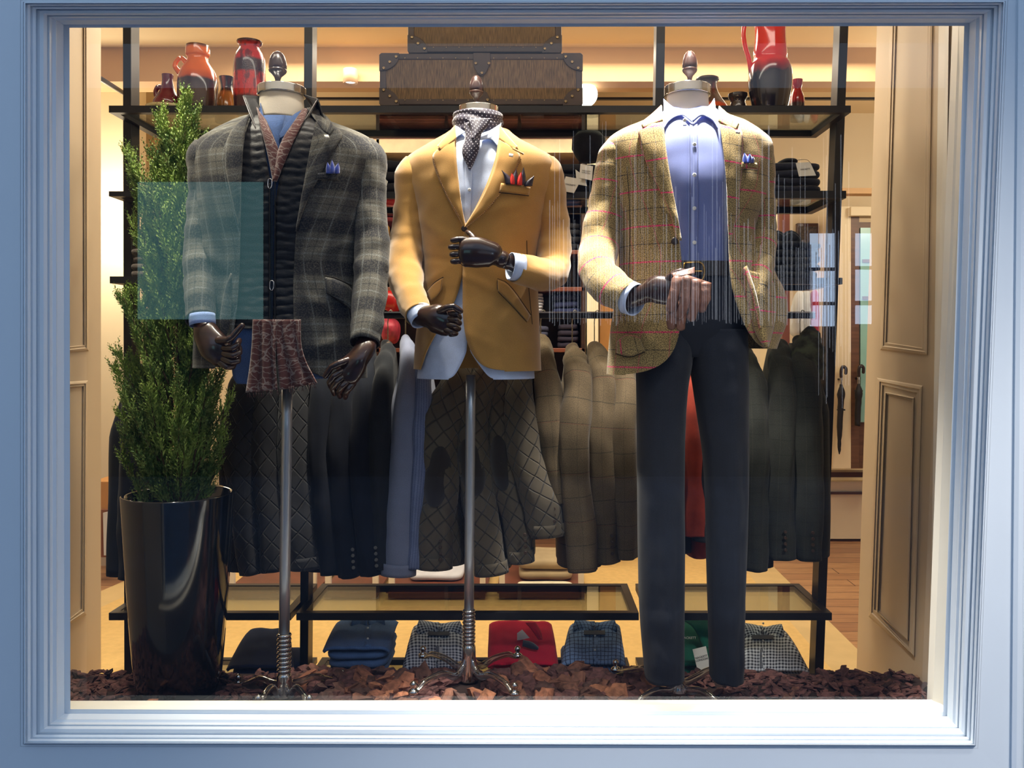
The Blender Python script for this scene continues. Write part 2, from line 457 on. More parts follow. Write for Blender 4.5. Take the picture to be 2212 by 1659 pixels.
# wall of the facade around the frame, in four mitred fields
EXT = [(-700, -900), (2900, -900), (2900, 2300), (-700, 2300)]
fw = None
for k in range(4):
    c = k; d = (k + 1) % 4
    def o_(i, t): return (INN[i][0] + (OUT[i][0] - INN[i][0]) * t, INN[i][1] + (OUT[i][1] - INN[i][1]) * t)
    a0 = P(*o_(c, 1.055), 2.072); a1 = P(*o_(d, 1.055), 2.072); b1 = P(*EXT[d], 2.072); b0 = P(*EXT[c], 2.072)
    V = [a0, a1, b1, b0] + [v + Vector((0, .1, 0)) for v in (a0, a1, b1, b0)]
    o = mesh(['wall_upper_front', 'wall_right_front', 'wall_lower_front', 'wall_left_front'][k], V, [(0, 1, 2, 3), (7, 6, 5, 4), (0, 4, 5, 1), (1, 5, 6, 2), (2, 6, 7, 3), (3, 7, 4, 0)], paint, smooth=False)
    tag(o, kind='structure')
# slim pilaster bead on the right of the facade
rows = []
for dx, D in ((0, 2.074), (2, 2.062), (12, 2.056), (22, 2.062), (24, 2.074), (40, 2.05), (140, 2.045)):
    rows.append([P(2206 + dx, -900, D), P(2178 + dx, 2300, D)])
tag(MB().grid(rows).build('trim_5', paint, smooth=False), kind='structure')
# thin top bead
# sash rails behind the glass
m_ = MB(); m_.add([P(100, 1524, 2.27), P(2120, 1521, 2.27), P(2120, 1560, 2.21), P(100, 1560, 2.21)] + [P(100, 1524, 2.27) + Vector((0, .03, 0)), P(2120, 1521, 2.27) + Vector((0, .03, 0)), P(2120, 1560, 2.215) + Vector((0, .03, 0)), P(100, 1560, 2.215) + Vector((0, .03, 0))], [(0, 1, 2, 3), (4, 5, 1, 0), (7, 6, 5, 4), (3, 2, 6, 7)])
tag(m_.build('window_1_sill', paint_in, smooth=False), kind='structure')
m_ = MB(); q = [P(2071, 40, 2.29), P(2110, 40, 2.21), P(2090, 1560, 2.21), P(2014, 1560, 2.29)]; q2 = [v + Vector((0, .035, 0)) for v in q]
m_.add(q + q2, [(0, 1, 2, 3), (4, 0, 3, 7), (4, 5, 1, 0), (7, 6, 5, 4)])
tag(m_.build('window_1_jamb', paint_in, smooth=False), kind='structure')
# the pane
def glass_mat(name, col, refl, rough=0.0):
    s = N(name); s.t.nodes.remove(s.b)
    tr = s.n('ShaderNodeBsdfTransparent'); tr.inputs[0].default_value = col
    gl = s.n('ShaderNodeBsdfGlossy'); gl.inputs['Roughness'].default_value = rough
    lw = s.n('ShaderNodeLayerWeight'); lw.inputs[0].default_value = .28
    mx = s.n('ShaderNodeMixShader'); s.l(s.math('MULTIPLY_ADD', lw.outputs['Fresnel'], .6, refl), mx.inputs[0]); s.l(tr.outputs[0], mx.inputs[1]); s.l(gl.outputs[0], mx.inputs[2])
    s.l(mx.outputs[0], s.out.inputs[0]); return s.m
pane_m = glass_mat('window_glass', (.97, .985, .98, 1), .045)
shelf_glass = glass_mat('shelf_glass', (.86, .9, .86, 1), .05)
q = [P(140, 50, 2.2), P(2095, 46, 2.2), P(2050, 1548, 2.2), P(142, 1542, 2.2)]; q2 = [v + Vector((0, .006, 0)) for v in q]
o = mesh('window_1', q, [(3, 2, 1, 0)], pane_m, smooth=False); tag(o, kind='structure')
# display platform with its back board
dark_board = mat('platform_board', (92, 66, 50), .55, var=.2, vs=6, stretch=(1, 8, 8))
m_ = MB().box((-1.9, 2.26, FZ), (1.5, 2.93, .455)); tag(m_.build('floor_display_platform', dark_board, smooth=False), kind='structure')
m_ = MB(); zt = P(0, 1459, 2.95).z
m_.box((-1.9, 2.932, FZ), (1.45, 2.955, zt)); tag(m_.build('trim_6', mat('ledge_wood', (128, 98, 74), .5, var=.15, vs=6, stretch=(1, 8, 8)), smooth=False), kind='structure')
# niche side walls (run away from the glass)
def wall_pt(px, py, side, off=0):
    if side > 0: k = .032; X0 = 1.32 - off; z0 = .25
    else: k = 0.0; X0 = -1.76 + off; z0 = .25
    A = (px - VX) / F + k * (py - VY) / F
    D = (X0 + k * (CZ - z0)) / A
    return P(px, py, D)
def side_wall(side, name):
    if side > 0: c = [(1896, 0), (1849, 1490)]
    else: c = [(218, 0), (218, 1490)]
    a = wall_pt(*c[0], side); d = wall_pt(*c[1], side)
    def ext(v, z):  # to depth 2.23, and to height z
        return v
    k = .032 if side > 0 else 0; X0 = 1.32 if side > 0 else -1.76
    f = lambda y, z: Vector((X0 + k * (z - .25), y, z))
    th = .08 * side
    dz = lambda v, z: v.y + (v.y - v.y) * 0
    yt, yb = a.y, d.y
    V = [f(2.2, 3.25), f(yt, 3.25), f(yb, FZ), f(2.2, FZ)]
    V += [v + Vector((th, 0, 0)) for v in V]
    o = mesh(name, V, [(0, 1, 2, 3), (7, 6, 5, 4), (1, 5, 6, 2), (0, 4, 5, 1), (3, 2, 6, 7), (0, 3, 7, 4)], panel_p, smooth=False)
    return tag(o, kind='structure')
wr_ = side_wall(1, 'wall_right'); wl_ = side_wall(-1, 'wall_left')
def wall_frame(parent, side, corners, wpx, off, name='panel_moulding'):
    """mitred moulding on a side wall through four photo corners"""
    cx = sum(c[0] for c in corners) / 4; cy = sum(c[1] for c in corners) / 4
    prof = [(0, 0), (0.15, .006), (.45, .009), (.6, .004), (.9, .006), (1, 0)]
    m_ = MB()
    n = 4
    rows = []
    for t, h in prof:
        r = []
        for (x, y) in corners + corners[:1]:
            sx = 1 if x < cx else -1; sy = 1 if y < cy else -1
            r.append(wall_pt(x + sx * wpx * t, y + sy * wpx * t * 1.3, side, h + off))
        rows.append(r)
    for k in range(4):
        m_.grid([[r[k], r[k + 1]] for r in rows])
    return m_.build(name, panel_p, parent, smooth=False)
wall_frame(wr_, 1, [(1926, -60), (2017, -60), (2004, 768), (1901, 756)], 13, 0)
wall_frame(wr_, 1, [(1894, 816), (1993, 833), (1976, 1420), (1876, 1332)], 13, 0)
wall_frame(wr_, 1, [(1911, 846), (1975, 858), (1962, 1385), (1893, 1325)], 5, 0)
wall_frame(wl_, -1, [(120, -60), (191, -60), (192, 758), (120, 764)], 10, 0)
wall_frame(wl_, -1, [(120, 826), (190, 822), (187, 1328), (120, 1366)], 10, 0)
# corner pilaster strip near the window on the right wall
m_ = MB()
rows = []
for dx, h in ((0, 0), (1, .012), (14, .014), (22, .012)):
    rows.append([wall_pt(2028 + dx, 20, 1, h), wall_pt(2012 + dx, 1246, 1, h)])
m_.grid(rows); m_.build('pilaster_strip', paint_in, wr_, smooth=False)
# ceiling and soffits of the shop
m_ = MB().box((-5, 2.0, 3.25), (5.5, 6.6, 3.35)); tag(m_.build('ceiling', ceil_m, smooth=False), kind='structure')
zb = CZ + (VY - 176) / F * 4.75; 
m_ = MB().box((-3.0, 4.75, zb), (3.2, 4.95, 3.25)); tag(m_.build('ceiling_beam', soffit_m, smooth=False), kind='structure')
m_ = MB().box((-5, 2.26, 3.1), (5.5, 2.0, 3.25)); tag(m_.build('wall_window_head', paint_in, smooth=False), kind='structure')
BY = 6.1
m_ = MB().box((-5, BY, FZ), (5.5, BY + .1, 3.25)); wb = tag(m_.build('wall_back', cream, smooth=False), kind='structure')
m_ = MB().box((-5.1, 2.1, FZ), (-4.9, 6.2, 3.25)); tag(m_.build('wall_left_far', cream, smooth=False), kind='structure')
m_ = MB().box((4.9, 2.1, FZ), (5.1, 6.2, 3.25)); tag(m_.build('wall_right_far', cream, smooth=False), kind='structure')
# left shop wall seen beside the rack
XL = P(246, 0, 5.0).x
m_ = MB(); m_.box((-3.25, 5.35, FZ), (P(300, 0, 5.35).x, 5.45, 3.25)); tag(m_.build('wall_left_return', cream, smooth=False), kind='structure')
# baseboards and back-wall dado on the right
m_ = MB().pbox(1500, 1040, 1920, 1164, 6.0, 6.1); tag(m_.build('baseboard_back', cream, smooth=False), kind='structure')
m_ = MB().pbox(1500, 1063, 1920, 1068, 5.98, 6.0); m_.pbox(1500, 1020, 1920, 1031, 5.9, 6.0); tag(m_.build('trim_7', walnut, smooth=False), kind='structure')
# dark picture-rail track under the ceiling
tr = thing('ceiling_track', 'thin black lighting track running across the cream ceiling', 'track', P(1100, 212, 5.3))
MB().pbox(560, 210, 2000, 214, 5.3, 5.33).build('rail', black_steel, tr, smooth=False)
t2 = thing('ceiling_track', 'short black track slanting down the far left behind the rack', 'track', P(240, 190, 4.2))
MB().tube([P(214, 168, 3.9), P(275, 206, 4.6)], [.012, .012], 8).build('rail', black_steel, t2)

# ------------------------------------------------------------------ street side seen only as reflections
stone = mat('street_stone', (84, 98, 124), .8, var=.25, vs=1)
m_ = MB().box((-14, -12, -.1), (14, 2.0, 0)); tag(m_.build('ground', stone, smooth=False), kind='structure')
BF = -6.0; vd = 2.2 + 2.2 - BF
def R(px, py, y=BF):   # point of the far street side whose mirror image lands on a photo pixel
    d = 4.4 - y; v = P(px, py, d); return Vector((v.x, y, v.z))
zt_ = R(0, 190).z
m_ = MB().box((-14, BF - 1, 0), (14, BF, zt_)); ow = tag(m_.build('wall_opposite', mat('opposite_brick', (40, 52, 76), .9, var=.3, vs=1.5), smooth=False), kind='structure')
def lit(name, col, st):
    s = N(name); s.base(s.mix(0, lin(col), lin(col))); s.b.inputs['Emission Color'].default_value = lin(col); s.b.inputs['Emission Strength'].default_value = st; return s.m
teal = lit('teal_lit_glass', (140, 200, 200), 1.9)
sg = thing('lit_display_case', 'teal backlit display window on the opposite shopfront', 'display', R(436, 690))
a = R(302, 690); c = R(570, 395); MB().box((a.x, BF + .02, a.z), (c.x, BF + .06, c.z)).build('panel', teal, sg, smooth=False)
bl = lit('pale_daylit_pane', (205, 228, 255), 9)
k_ = 0
for (x0, x1, ys) in ((1748, 1800, [(505, 578), (586, 652), (660, 705)]), (1846, 1880, [(505, 575), (583, 650), (660, 700)])):
    wt = thing('opposite_window', ['pale lit window with three panes across the street, nearer the shop door', 'narrower pale lit window with three panes across the street'][k_], 'window', R(x0, 705)); k_ += 1
    for (y0, y1) in ys:
        a = R(x0, y1); c = R(x1, y0); MB().box((a.x, BF + .02, a.z), (c.x, BF + .04, c.z)).build('pane', bl, wt, smooth=False)
# glowing strips added so the pane reflects pale vertical streaks
m_ = MB(); rr = random.Random(3)
for i in range(120):
    x = 1185 + 650 * (i + rr.random() * .8) / 120
    y0 = 255 + rr.random() * 330; y1 = 690 + rr.random() * 14 if x < 1760 else 690 + rr.random() * 210
    wd = rr.choice([.7, 1, 1, 1.6, 2.4])
    a = R(x, y1); c = R(x + wd, y0); m_.box((a.x, BF + .08, a.z), (c.x, BF + .09, c.z))
o = m_.build('added_streak_strips', lit('pale_glow_strips', (210, 215, 225), 2.4), smooth=False); tag(o, 'added pale glowing strips that reflect as vertical streaks in the window', 'streak strips', kind='stuff')
# ------------------------------------------------------------------ the three busts and what they wear
wood = mat('dark_mannequin_wood', (46, 26, 20), .28, var=.35, vs=10, coat=.5, stretch=(1, 1, 6), spec=.6)
chrome = mat('polished_chrome', (205, 205, 205), .12, metal=1, var=.02)
brushed = mat('brushed_steel', (190, 192, 196), .34, metal=.75, var=.02)
linen = mat('bust_linen', (214, 204, 188), .85, var=.03, bump=.2, bs=300)
def acrylic_mat():
    s = N('clear_acrylic'); s.t.nodes.remove(s.b)
    tr = s.n('ShaderNodeBsdfTransparent'); tr.inputs[0].default_value = (.86, .88, .9, 1)
    gl = s.n('ShaderNodeBsdfGlossy'); gl.inputs['Roughness'].default_value = .06
    lw = s.n('ShaderNodeLayerWeight'); lw.inputs[0].default_value = .45
    mx = s.n('ShaderNodeMixShader'); s.l(s.math('MULTIPLY_ADD', lw.outputs['Facing'], .85, .22), mx.inputs[0]); s.l(tr.outputs[0], mx.inputs[1]); s.l(gl.outputs[0], mx.inputs[2])
    s.l(mx.outputs[0], s.out.inputs[0]); return s.m
acrylic = acrylic_mat()
PZ = .48
def bust(label, D0, neck, capy, fin, pole, base_y, loc_x, T, legs):
    """neck (xl, xr, y bottom), capy (y0, y1), fin (x, ytop, acorn half width), pole (xt, yt, xb, yb)"""
    k = D0 / F
    t = thing('mannequin', label, 'mannequin', P(loc_x, 0, D0) + Vector((0, 0, 0)))
    t.location = (P(loc_x, 0, D0).x, D0, PZ - .02)
    xl, xr, yb = neck; cx = (xl + xr) / 2; r = (xr - xl) / 2 * k
    X, Y = P(cx, 0, D0).x, D0
    z = lambda y: CZ - (y - VY) * k
    rows = []
    for i in range(9):
        y = capy[1] - 3 + (yb - capy[1] + 3) * i / 8
        rows.append([Vector((X + r * math.cos(a * PI / 16) * (.97 - .02 * math.sin(i)), Y + r * .95 * math.sin(a * PI / 16), z(y))) for a in range(32)])
    MB().grid(rows, True, cap0=True, cap1=True).build('neck', linen, t)
    # inner body hidden by the clothes, carries neck and pole
    body = [[T.pt(2 * PI * j / 24 - PI, y, -.02) for j in range(24)] for y in [lv[0] for lv in T.lv if lv[0] < (560 if D0 < 2.68 else 700)][2:]]
    MB().grid(body, True, cap0=True, cap1=True).build('torso', linen, t)
    R1 = (xr - xl) / 2 * k + .004
    MB().lathe((X, Y), [(R1 * .9, z(capy[1])), (R1 - .001, z(capy[1])), (R1, z(capy[1]) + .001), (R1, z(capy[1]) + .003), (R1, z(capy[0]) - .003), (R1, z(capy[0]) - .001), (R1 - .001, z(capy[0])), (R1 - .004, z(capy[0])), (R1 * .5, z(capy[0]) + .0005)], 40).build('neck_cap', chrome, t, bevel=0)
    fx, fy, fw = fin; FX = P(fx, 0, D0).x; h = (capy[0] - fy) * k; w_ = fw * k
    prof = [(.0, 0), (.62, .0), (.66, .05), (.52, .09), (.34, .14), (.30, .22), (.42, .30), (.72, .37), (.93, .42), (1, .455), (1.02, .49), (.94, .505), (.94, .52), (1.0, .54), (1.0, .64), (.93, .75), (.76, .87), (.5, .955), (.22, .995), (0.02, 1)]
    MB().lathe((FX, Y), [(w_ * a, z(capy[0]) + h * q) for a, q in prof], 28).build('finial', wood, t)
    xt, yt, xb, yb2, rp, sy0, sy1 = pole
    MB().tube([P(xt, yt, D0), P(xb, sy0, D0)], [rp * k, rp * k], 20, cap=False).build('pole', brushed, t)
    # ribbed adjusting collar: stacked chrome rings
    m_ = MB(); nr = 9
    m_.tube([P(xb, sy0, D0), P(xb, sy1, D0)], [rp * k * .9] * 2, 16, cap=False)
    for i in range(nr):
        y = sy0 + (sy1 - sy0) * (i + .5) / nr; hh = (sy1 - sy0) / nr * k * .5; zc = z(y)
        m_.lathe((P(xb, 0, D0).x, D0), [(rp * k * .9, zc - hh), (rp * k * 1.25, zc - hh * .6), (rp * k * 1.38, zc), (rp * k * 1.25, zc + hh * .6), (rp * k * .9, zc + hh)], 20)
    m_.build('ribbed_collar', chrome, t)
    bx = P(xb, 0, D0).x; z0 = z(base_y); z1 = z(sy1)
    MB().lathe((bx, D0), [(rp * k * 1.1, z1), (rp * k * 1.35, z1 - .01), (rp * k * 1.4, z1 - (z1 - z0) * .35), (rp * k * 1.6, z1 - (z1 - z0) * .7), (rp * k * 2.1, z0 + .004), (rp * k * 2.1, z0)], 24).build('hub', acrylic if 0 else chrome, t)
    for (px, py, D, ball) in legs:
        e = P(px, py, D); hh = z1 - z0; d = e - Vector((bx, D0, e.z)); s_ = Vector((bx + d.x * .02, D0 + d.y * .02, z1 - hh * .25))
        q = lambda t, zz_: Vector((bx + d.x * t, D0 + d.y * t, zz_))
        up = Vector((-d.y, d.x, 0)).normalized()
        lg = MB().tube([s_, q(.10, z0 + hh * .42), q(.26, z0 + hh * .16 + .012), q(.5, max(z0, e.z) + .022), q(.78, e.z + .020), q(.93, e.z + .004), e], [(.007, .009), (.008, .013), (.009, .013), (.009, .011), (.009, .010), (.009, .008), (.009, .006)], 12, 6, side=up).build('leg', acrylic, t)
        if ball:
            zz = e.z + .006
            MB().lathe((e.x, e.y), [(.016, zz - .008), (.018, zz), (.012, zz + .005), (.006, zz + .009), (.009, zz + .015), (.011, zz + .021), (.008, zz + .028), (.001, zz + .032)], 14).build('foot', chrome, lg)
    return t
def finger(par, pts, r0, r1, name='finger'):
    """jointed wooden finger: each phalanx swells a little between the joints"""
    q = [P(*p) for p in pts]; m_ = MB()
    nseg = len(q) - 1
    for i in range(nseg):
        a, b_ = q[i], q[i + 1]; ra = r0 + (r1 - r0) * i / nseg; rb = r0 + (r1 - r0) * (i + 1) / nseg
        m_.tube([a, a.lerp(b_, .5), b_], [ra * .93, (ra + rb) / 2 * 1.04, rb * .95], 12, 3, side=(.3, 1, .2))
    return m_.build(name, wood, par)
def hand(t, palm, side, fingers, fr=(.0095, .0075), cuffjoint=None):
    """palm: list of (px, py, D, half width, half thickness)"""
    h = MB().tube([P(*p[:3]) for p in palm], [(p[3], p[4]) for p in palm], 20, 5, side=side).build('hand', wood, t)
    for f in fingers:
        if len(f) and f[0] == 'thumb': finger(h, f[1:], .0115, .0085, 'thumb')
        else: finger(h, f, *fr)
    if cuffjoint:
        px, py, D, r = cuffjoint
        MB().grid(sphere(P(px, py, D), r, 12), True).build('wrist_ball', wood, h)
    return h
def sleeve(name, par, path, m, wr=.006, seed=0, side=(1, 0, 0), n=36, seg=9, solid=.0025):
    return MB().tube([P(*p[:3]) for p in path], [p[3] if isinstance(p[3], tuple) else (p[3], p[3]) for p in path], n, seg, side=side, cap=False, caps=False, wr=wr, wf=22, seed=seed).build(name, m, par, solid=solid)
def button(par, px, py, surf, off, r, m, name='button'):
    c = surf.front(px, py, off) if surf is not None else P(px, py, off)
    o = MB().grid(disc(c, r, .003), True, cap0=True, cap1=True)
    for dx, dz in ((-.3, -.3), (.3, -.3), (-.3, .3), (.3, .3)):
        o.grid(disc(c + Vector((dx * r, -.0026, dz * r)), r * .12, .0006, n=6), True, cap1=True)
    return o.build(name, m, par)
def cuff(name, par, c0, c1, r0, r1, m, side):
    rows = []
    return MB().tube([P(*c0), P(*c1)], [r0, r1], 32, 3, side=side, cap=False, caps=False).build(name, m, par, solid=.002)

# ============ bust 1: grey plaid =================================================
D1 = 2.70
L1 = [(205, 562, 656, .053), (238, 560, 658, .056), (256, 548, 672, .066), (270, 515, 705, .08), (286, 480, 748, .096), (304, 452, 785, .11), (335, 437, 802, .122), (400, 440, 790, .130), (480, 447, 772, .126), (560, 450, 758, .115), (640, 446, 764, .118), (720, 440, 770, .122), (860, 436, 774, .122)]
F1 = [(690, 560, 760, 520, 9, .006), (660, 520, 740, 470, 8, -.004), (670, 640, 750, 690, 10, .004), (480, 540, 520, 590, 10, .006), (680, 760, 760, 720, 9, .004)]
T1 = Torso(D1, L1, folds=F1, wr=.004, seed=1)
plaid = fabric('grey_plaid_wool', (88, 86, 80), [
    (1, .128, .02, .046, (22, 25, 36), .85, .25), (1, .128, .062, .006, (124, 128, 128), .5, .5), (1, .128, -.022, .006, (124, 128, 128), .35, .5), (1, .128, .085, .004, (34, 38, 46), .6, .5),
    (0, .112, .03, .040, (26, 30, 42), .6, .3), (0, .112, .062, .005, (124, 128, 128), .42, .5), (0, .112, .0, .004, (122, 126, 126), .35, .5), (0, .112, .088, .004, (34, 38, 46), .5, .5)], weave=.35, wscale=320)
M1 = bust('headless dark-handed bust on the left, under the grey plaid jacket', D1, (560, 657, 262), (190, 208), (600, 111, 19), (621, 820, 614, 1367, 11.5, 1367, 1452), 1503, 614, T1,
          [(515, 1480, 2.86, True), (740, 1470, 2.9, True), (558, 1528, 2.52, True), (668, 1528, 2.52, True)])
denim = fabric('blue_denim_shirting', (62, 84, 128), weave=.25, wscale=500)
sh = thing('shirt', 'mid-blue shirt collar and tails under the dark quilted vest', 'shirt', (P(608, 0, D1).x, D1, T1.pt(0, 850).z))
MB_ = MB(); 
for sd in (-1, 1): MB_.F and 0
T1.panel([(608, 285), (606, 560), (604, 690)], -1, 262, 700, .002, rows=30).build('front_panel', denim, sh, solid=.001, soff=1)
T1.panel([(608, 285), (606, 560), (604, 690)], 1, 262, 700, .002, rows=30).build('front_panel', denim, sh, solid=.001, soff=1)
ribbon(T1, [(562, 222), (572, 262), (590, 292)], [(562, 236), (556, 262), (566, 300), (584, 296)], off=.010).build('collar', denim, sh, solid=.003)
ribbon(T1, [(656, 236), (628, 252), (603, 292)], [(660, 252), (650, 268), (632, 286), (606, 300)], off=.010).build('collar', denim, sh, solid=.003)
ribbon(T1, [(506, 690), (500, 760), (502, 815), (512, 829)], [(592, 690), (592, 760), (590, 815), (588, 831)], n=30, m=10, off=.004).build('tail', denim, sh, solid=.0015)
ribbon(T1, [(600, 690), (604, 760), (606, 824)], [(712, 690), (722, 760), (722, 816)], n=30, m=10, off=.004).build('tail', denim, sh, solid=.0015)
# paisley scarf
def paisley():
    s = N('paisley_wool'); s.b.inputs['Roughness'].default_value = .8; s.b.inputs['Sheen Weight'].default_value = .2
    uv = s.n('ShaderNodeUVMap'); v = s.n('ShaderNodeTexVoronoi', feature='DISTANCE_TO_EDGE'); v.inputs['Scale'].default_value = 26; v.inputs['Randomness'].default_value = .9
    wv = s.n('ShaderNodeVectorMath', operation='ADD'); nn = s.n('ShaderNodeTexNoise'); nn.inputs['Scale'].default_value = 22; s.l(uv.outputs[0], nn.inputs['Vector'])
    sc = s.n('ShaderNodeVectorMath', operation='SCALE'); sc.inputs['Scale'].default_value = .05; s.l(nn.outputs['Color'], sc.inputs[0]); s.l(uv.outputs[0], wv.inputs[0]); s.l(sc.outputs[0], wv.inputs[1]); s.l(wv.outputs[0], v.inputs['Vector'])
    wa = s.n('ShaderNodeTexWave', wave_type='RINGS'); wa.inputs['Scale'].default_value = 18; wa.inputs['Distortion'].default_value = 9; wa.inputs['Detail'].default_value = 2; wa.inputs['Detail Scale'].default_value = 2; s.l(uv.outputs[0], wa.inputs['Vector'])
    k = s.math('MAXIMUM', s.ss(v.outputs[0], .05, .02), s.math('MULTIPLY', s.ss(wa.outputs['Fac'], .9, .98), .8))
    c = s.mix(s.math('MULTIPLY', k, .62), lin((78, 36, 34)), lin((150, 138, 132)))
    s.base(c); return s.m
pais = paisley()
sc = thing('scarf', 'burgundy paisley scarf tucked into the quilted vest, fringed ends hanging below', 'scarf', (P(600, 0, D1).x, D1 - .1, P(0, 850, D1 - .1).z))
ribbon(T1, [(556, 232), (562, 268), (574, 310), (584, 352), (592, 392)], [(574, 262), (590, 296), (604, 330), (600, 352), (594, 392)], off=.014, bulge=.005).build('wrap', pais, sc, solid=.004)
ribbon(T1, [(654, 238), (634, 268), (614, 296), (600, 330), (590, 392)], [(668, 232), (656, 262), (636, 300), (614, 350), (596, 392)], off=.017, bulge=.006).build('wrap', pais, sc, solid=.004)
def hang_cloth(L, R_, D, amp, per, ph, n=30, m=24, dd=0):
    L = resample(smooth_pl(L), n); R_ = resample(smooth_pl(R_), n); rows, U = [], []
    for i in range(n):
        row = []
        for j in range(m + 1):
            t = j / m; x = L[i][0] + (R_[i][0] - L[i][0]) * t; y = L[i][1] + (R_[i][1] - L[i][1]) * t
            row.append(P(x, y, D + dd * i / n - amp * (.4 + .6 * i / n) * math.sin(ph + t * per * 2 * PI + .5 * math.sin(i * .2))))
            U.append((x * D / F, -y * D / F))
        rows.append(row)
    return MB().grid(rows, U=U)
hang_cloth([(548, 690), (545, 770), (533, 848)], [(600, 690), (594, 770), (600, 842)], D1 - .15, .009, 2.2, 0).build('end', pais, sc, solid=.004)
hang_cloth([(592, 690), (600, 770), (606, 842)], [(650, 690), (650, 760), (686, 828)], D1 - .146, .010, 2.0, 1).build('end', pais, sc, solid=.004)
fr = MB(); rr = random.Random(5)
for i in range(56):
    x = 534 + 66 * rr.random() if i % 2 else 607 + 76 * rr.random(); y = 846 if i % 2 else 842 - (x - 607) * .18
    a = P(x, y - 4, D1 - .15); fr.tube([a, a + Vector((rr.uniform(-.003, .003), rr.uniform(-.004, .004), -.016 - .008 * rr.random()))], [.0008, .0005], 4, 1, cap=False)
tag(fr.build('fringe', pais, sc), kind='stuff')
# quilted vest with zip
def quilt_mat(name, col, per_v=None, rough=.55):
    return mat(name, col, rough, var=.15, vs=20, bump=.35, bs=180, sheen=.05, spec=.35)
vest_m = quilt_mat('black_quilted_nylon', (15, 15, 20), rough=.5)
def vq(qx, qy):
    if qy < 300: p_ = 24
    else: p_ = 19
    a = abs(math.sin((qy + 9 * noise.noise(Vector((qx * .03, qy * .012, 0)))) * PI / p_)) ** .7 * .0028
    if qy < 400: a *= .55 + .45 * abs(math.sin((qx + qy * .25) * PI / 30)) ** .5
    return a + .003 * noise.noise(Vector((qx * .12, qy * .12, 7)))
vt = thing('vest', 'black quilted vest with tall open collar and a two-way zip under the plaid jacket', 'vest', (P(590, 0, D1).x, D1, P(0, 712, D1).z))
T1.panel([(560, 225), (572, 320), (584, 400), (584, 560), (583, 712)], -1, 262, 711, .013, rows=220, cols=44, extra=vq, back=1.9).build('front_panel', vest_m, vt, solid=.003)
T1.panel([(690, 225), (640, 285), (596, 400), (592, 560), (590, 712)], 1, 262, 711, .013, rows=220, cols=44, extra=vq, back=1.9).build('front_panel', vest_m, vt, solid=.003)
ribbon(None, [(525, 208, 2.66), (546, 262, 2.60), (568, 318, 2.585), (583, 398, 2.572)], [(560, 210, 2.69), (566, 255, 2.64), (566, 300, 2.61), (572, 398, 2.59)], off=0, bulge=-.004).build('collar', vest_m, vt, solid=.005)
ribbon(None, [(686, 214, 2.66), (654, 268, 2.61), (620, 330, 2.585), (594, 398, 2.572)], [(657, 208, 2.70), (690, 232, 2.68), (690, 300, 2.62), (612, 398, 2.59)], off=0, bulge=.002).build('collar', vest_m, vt, solid=.005)
ribbon(None, [(657, 205, 2.70), (686, 214, 2.66)], [(690, 262, 2.70), (700, 262, 2.66)], off=0).build('collar', vest_m, vt, solid=.004)
zipm = mat('zip_tape', (12, 12, 14), .35, var=.1)
z_ = MB()
for i in range(150):
    y = 398 + 308 * i / 150; c = T1.front(588.5 - (y - 398) * .008, y, .021); z_.box((c.x - .0035, c.y - .0015, c.z - .0006), (c.x + .0035, c.y + .001, c.z + .0006))
tag(z_.build('zip', zipm, vt, smooth=False), kind='stuff')
MB().tube([T1.front(583, y, .020) for y in range(398, 708, 20)], [.0022] * 16, 6, 2).build('zip_tape', zipm, vt)
MB().tube([T1.front(594, y, .020) for y in range(398, 708, 20)], [.0022] * 16, 6, 2).build('zip_tape', zipm, vt)
MB().tube([P(525, 208, 2.652), P(546, 262, 2.592), P(568, 318, 2.577), P(584, 396, 2.562)], [.0022] * 4, 6, 6).build('zip_tape', mat('piping', (70, 66, 66), .3, metal=.5), vt)
MB().tube([P(686, 214, 2.652), P(654, 268, 2.602), P(620, 330, 2.577), P(594, 396, 2.562)], [.0022] * 4, 6, 6).build('zip_tape', MC['piping'], vt)
for (x, y) in ((583, 392), (587, 612)):
    c = T1.front(x, y, .026); MB().tube([c + Vector((.006, 0, .004)), c + Vector((.006, -.002, -.014)), c + Vector((0, -.003, -.022)), c + Vector((-.005, -.002, -.014)), c + Vector((-.005, 0, .004)), c + Vector((0, 0, .009)), c + Vector((.006, 0, .004))], [.0016] * 7, 8, 3).build('zip_pull', chrome, vt)
# the jacket
jk = thing('jacket', 'grey and navy plaid wool jacket worn open by the left mannequin', 'jacket', (P(610, 0, D1).x, D1, P(0, 815, D1).z))
def drape(cx, cy, r, h):
    return lambda qx, qy: h * math.exp(-((qx - cx) ** 2 + (qy - cy) ** 2) / r ** 2)
T1.panel([(542, 250), (524, 300), (519, 420), (517, 560), (512, 660), (500, 740), (478, 786), (462, 794)], -1, 262, 794, .024, rows=130, cols=40).build('front_panel', plaid, jk, solid=.004)
T1.panel([(688, 250), (668, 340), (640, 480), (634, 600), (634, 700), (644, 770), (664, 800), (700, 815), (716, 816)], 1, 262, 816, .024, rows=150, cols=44).build('front_panel', plaid, jk, solid=.004)
ribbon(T1, [(694, 262), (716, 268), (745, 288), (726, 316), (708, 346), (686, 390), (662, 436), (640, 500)], [(682, 262), (674, 300), (664, 350), (652, 420), (641, 480), (638, 500)], n=40, m=8, off=.031, bulge=.004).build('lapel', plaid, jk, solid=.004)
ribbon(T1, [(664, 232), (690, 238), (712, 256), (722, 276)], [(684, 262), (690, 272), (700, 284), (712, 292)], n=16, m=6, off=.036, bulge=.003).build('collar', plaid, jk, solid=.004)
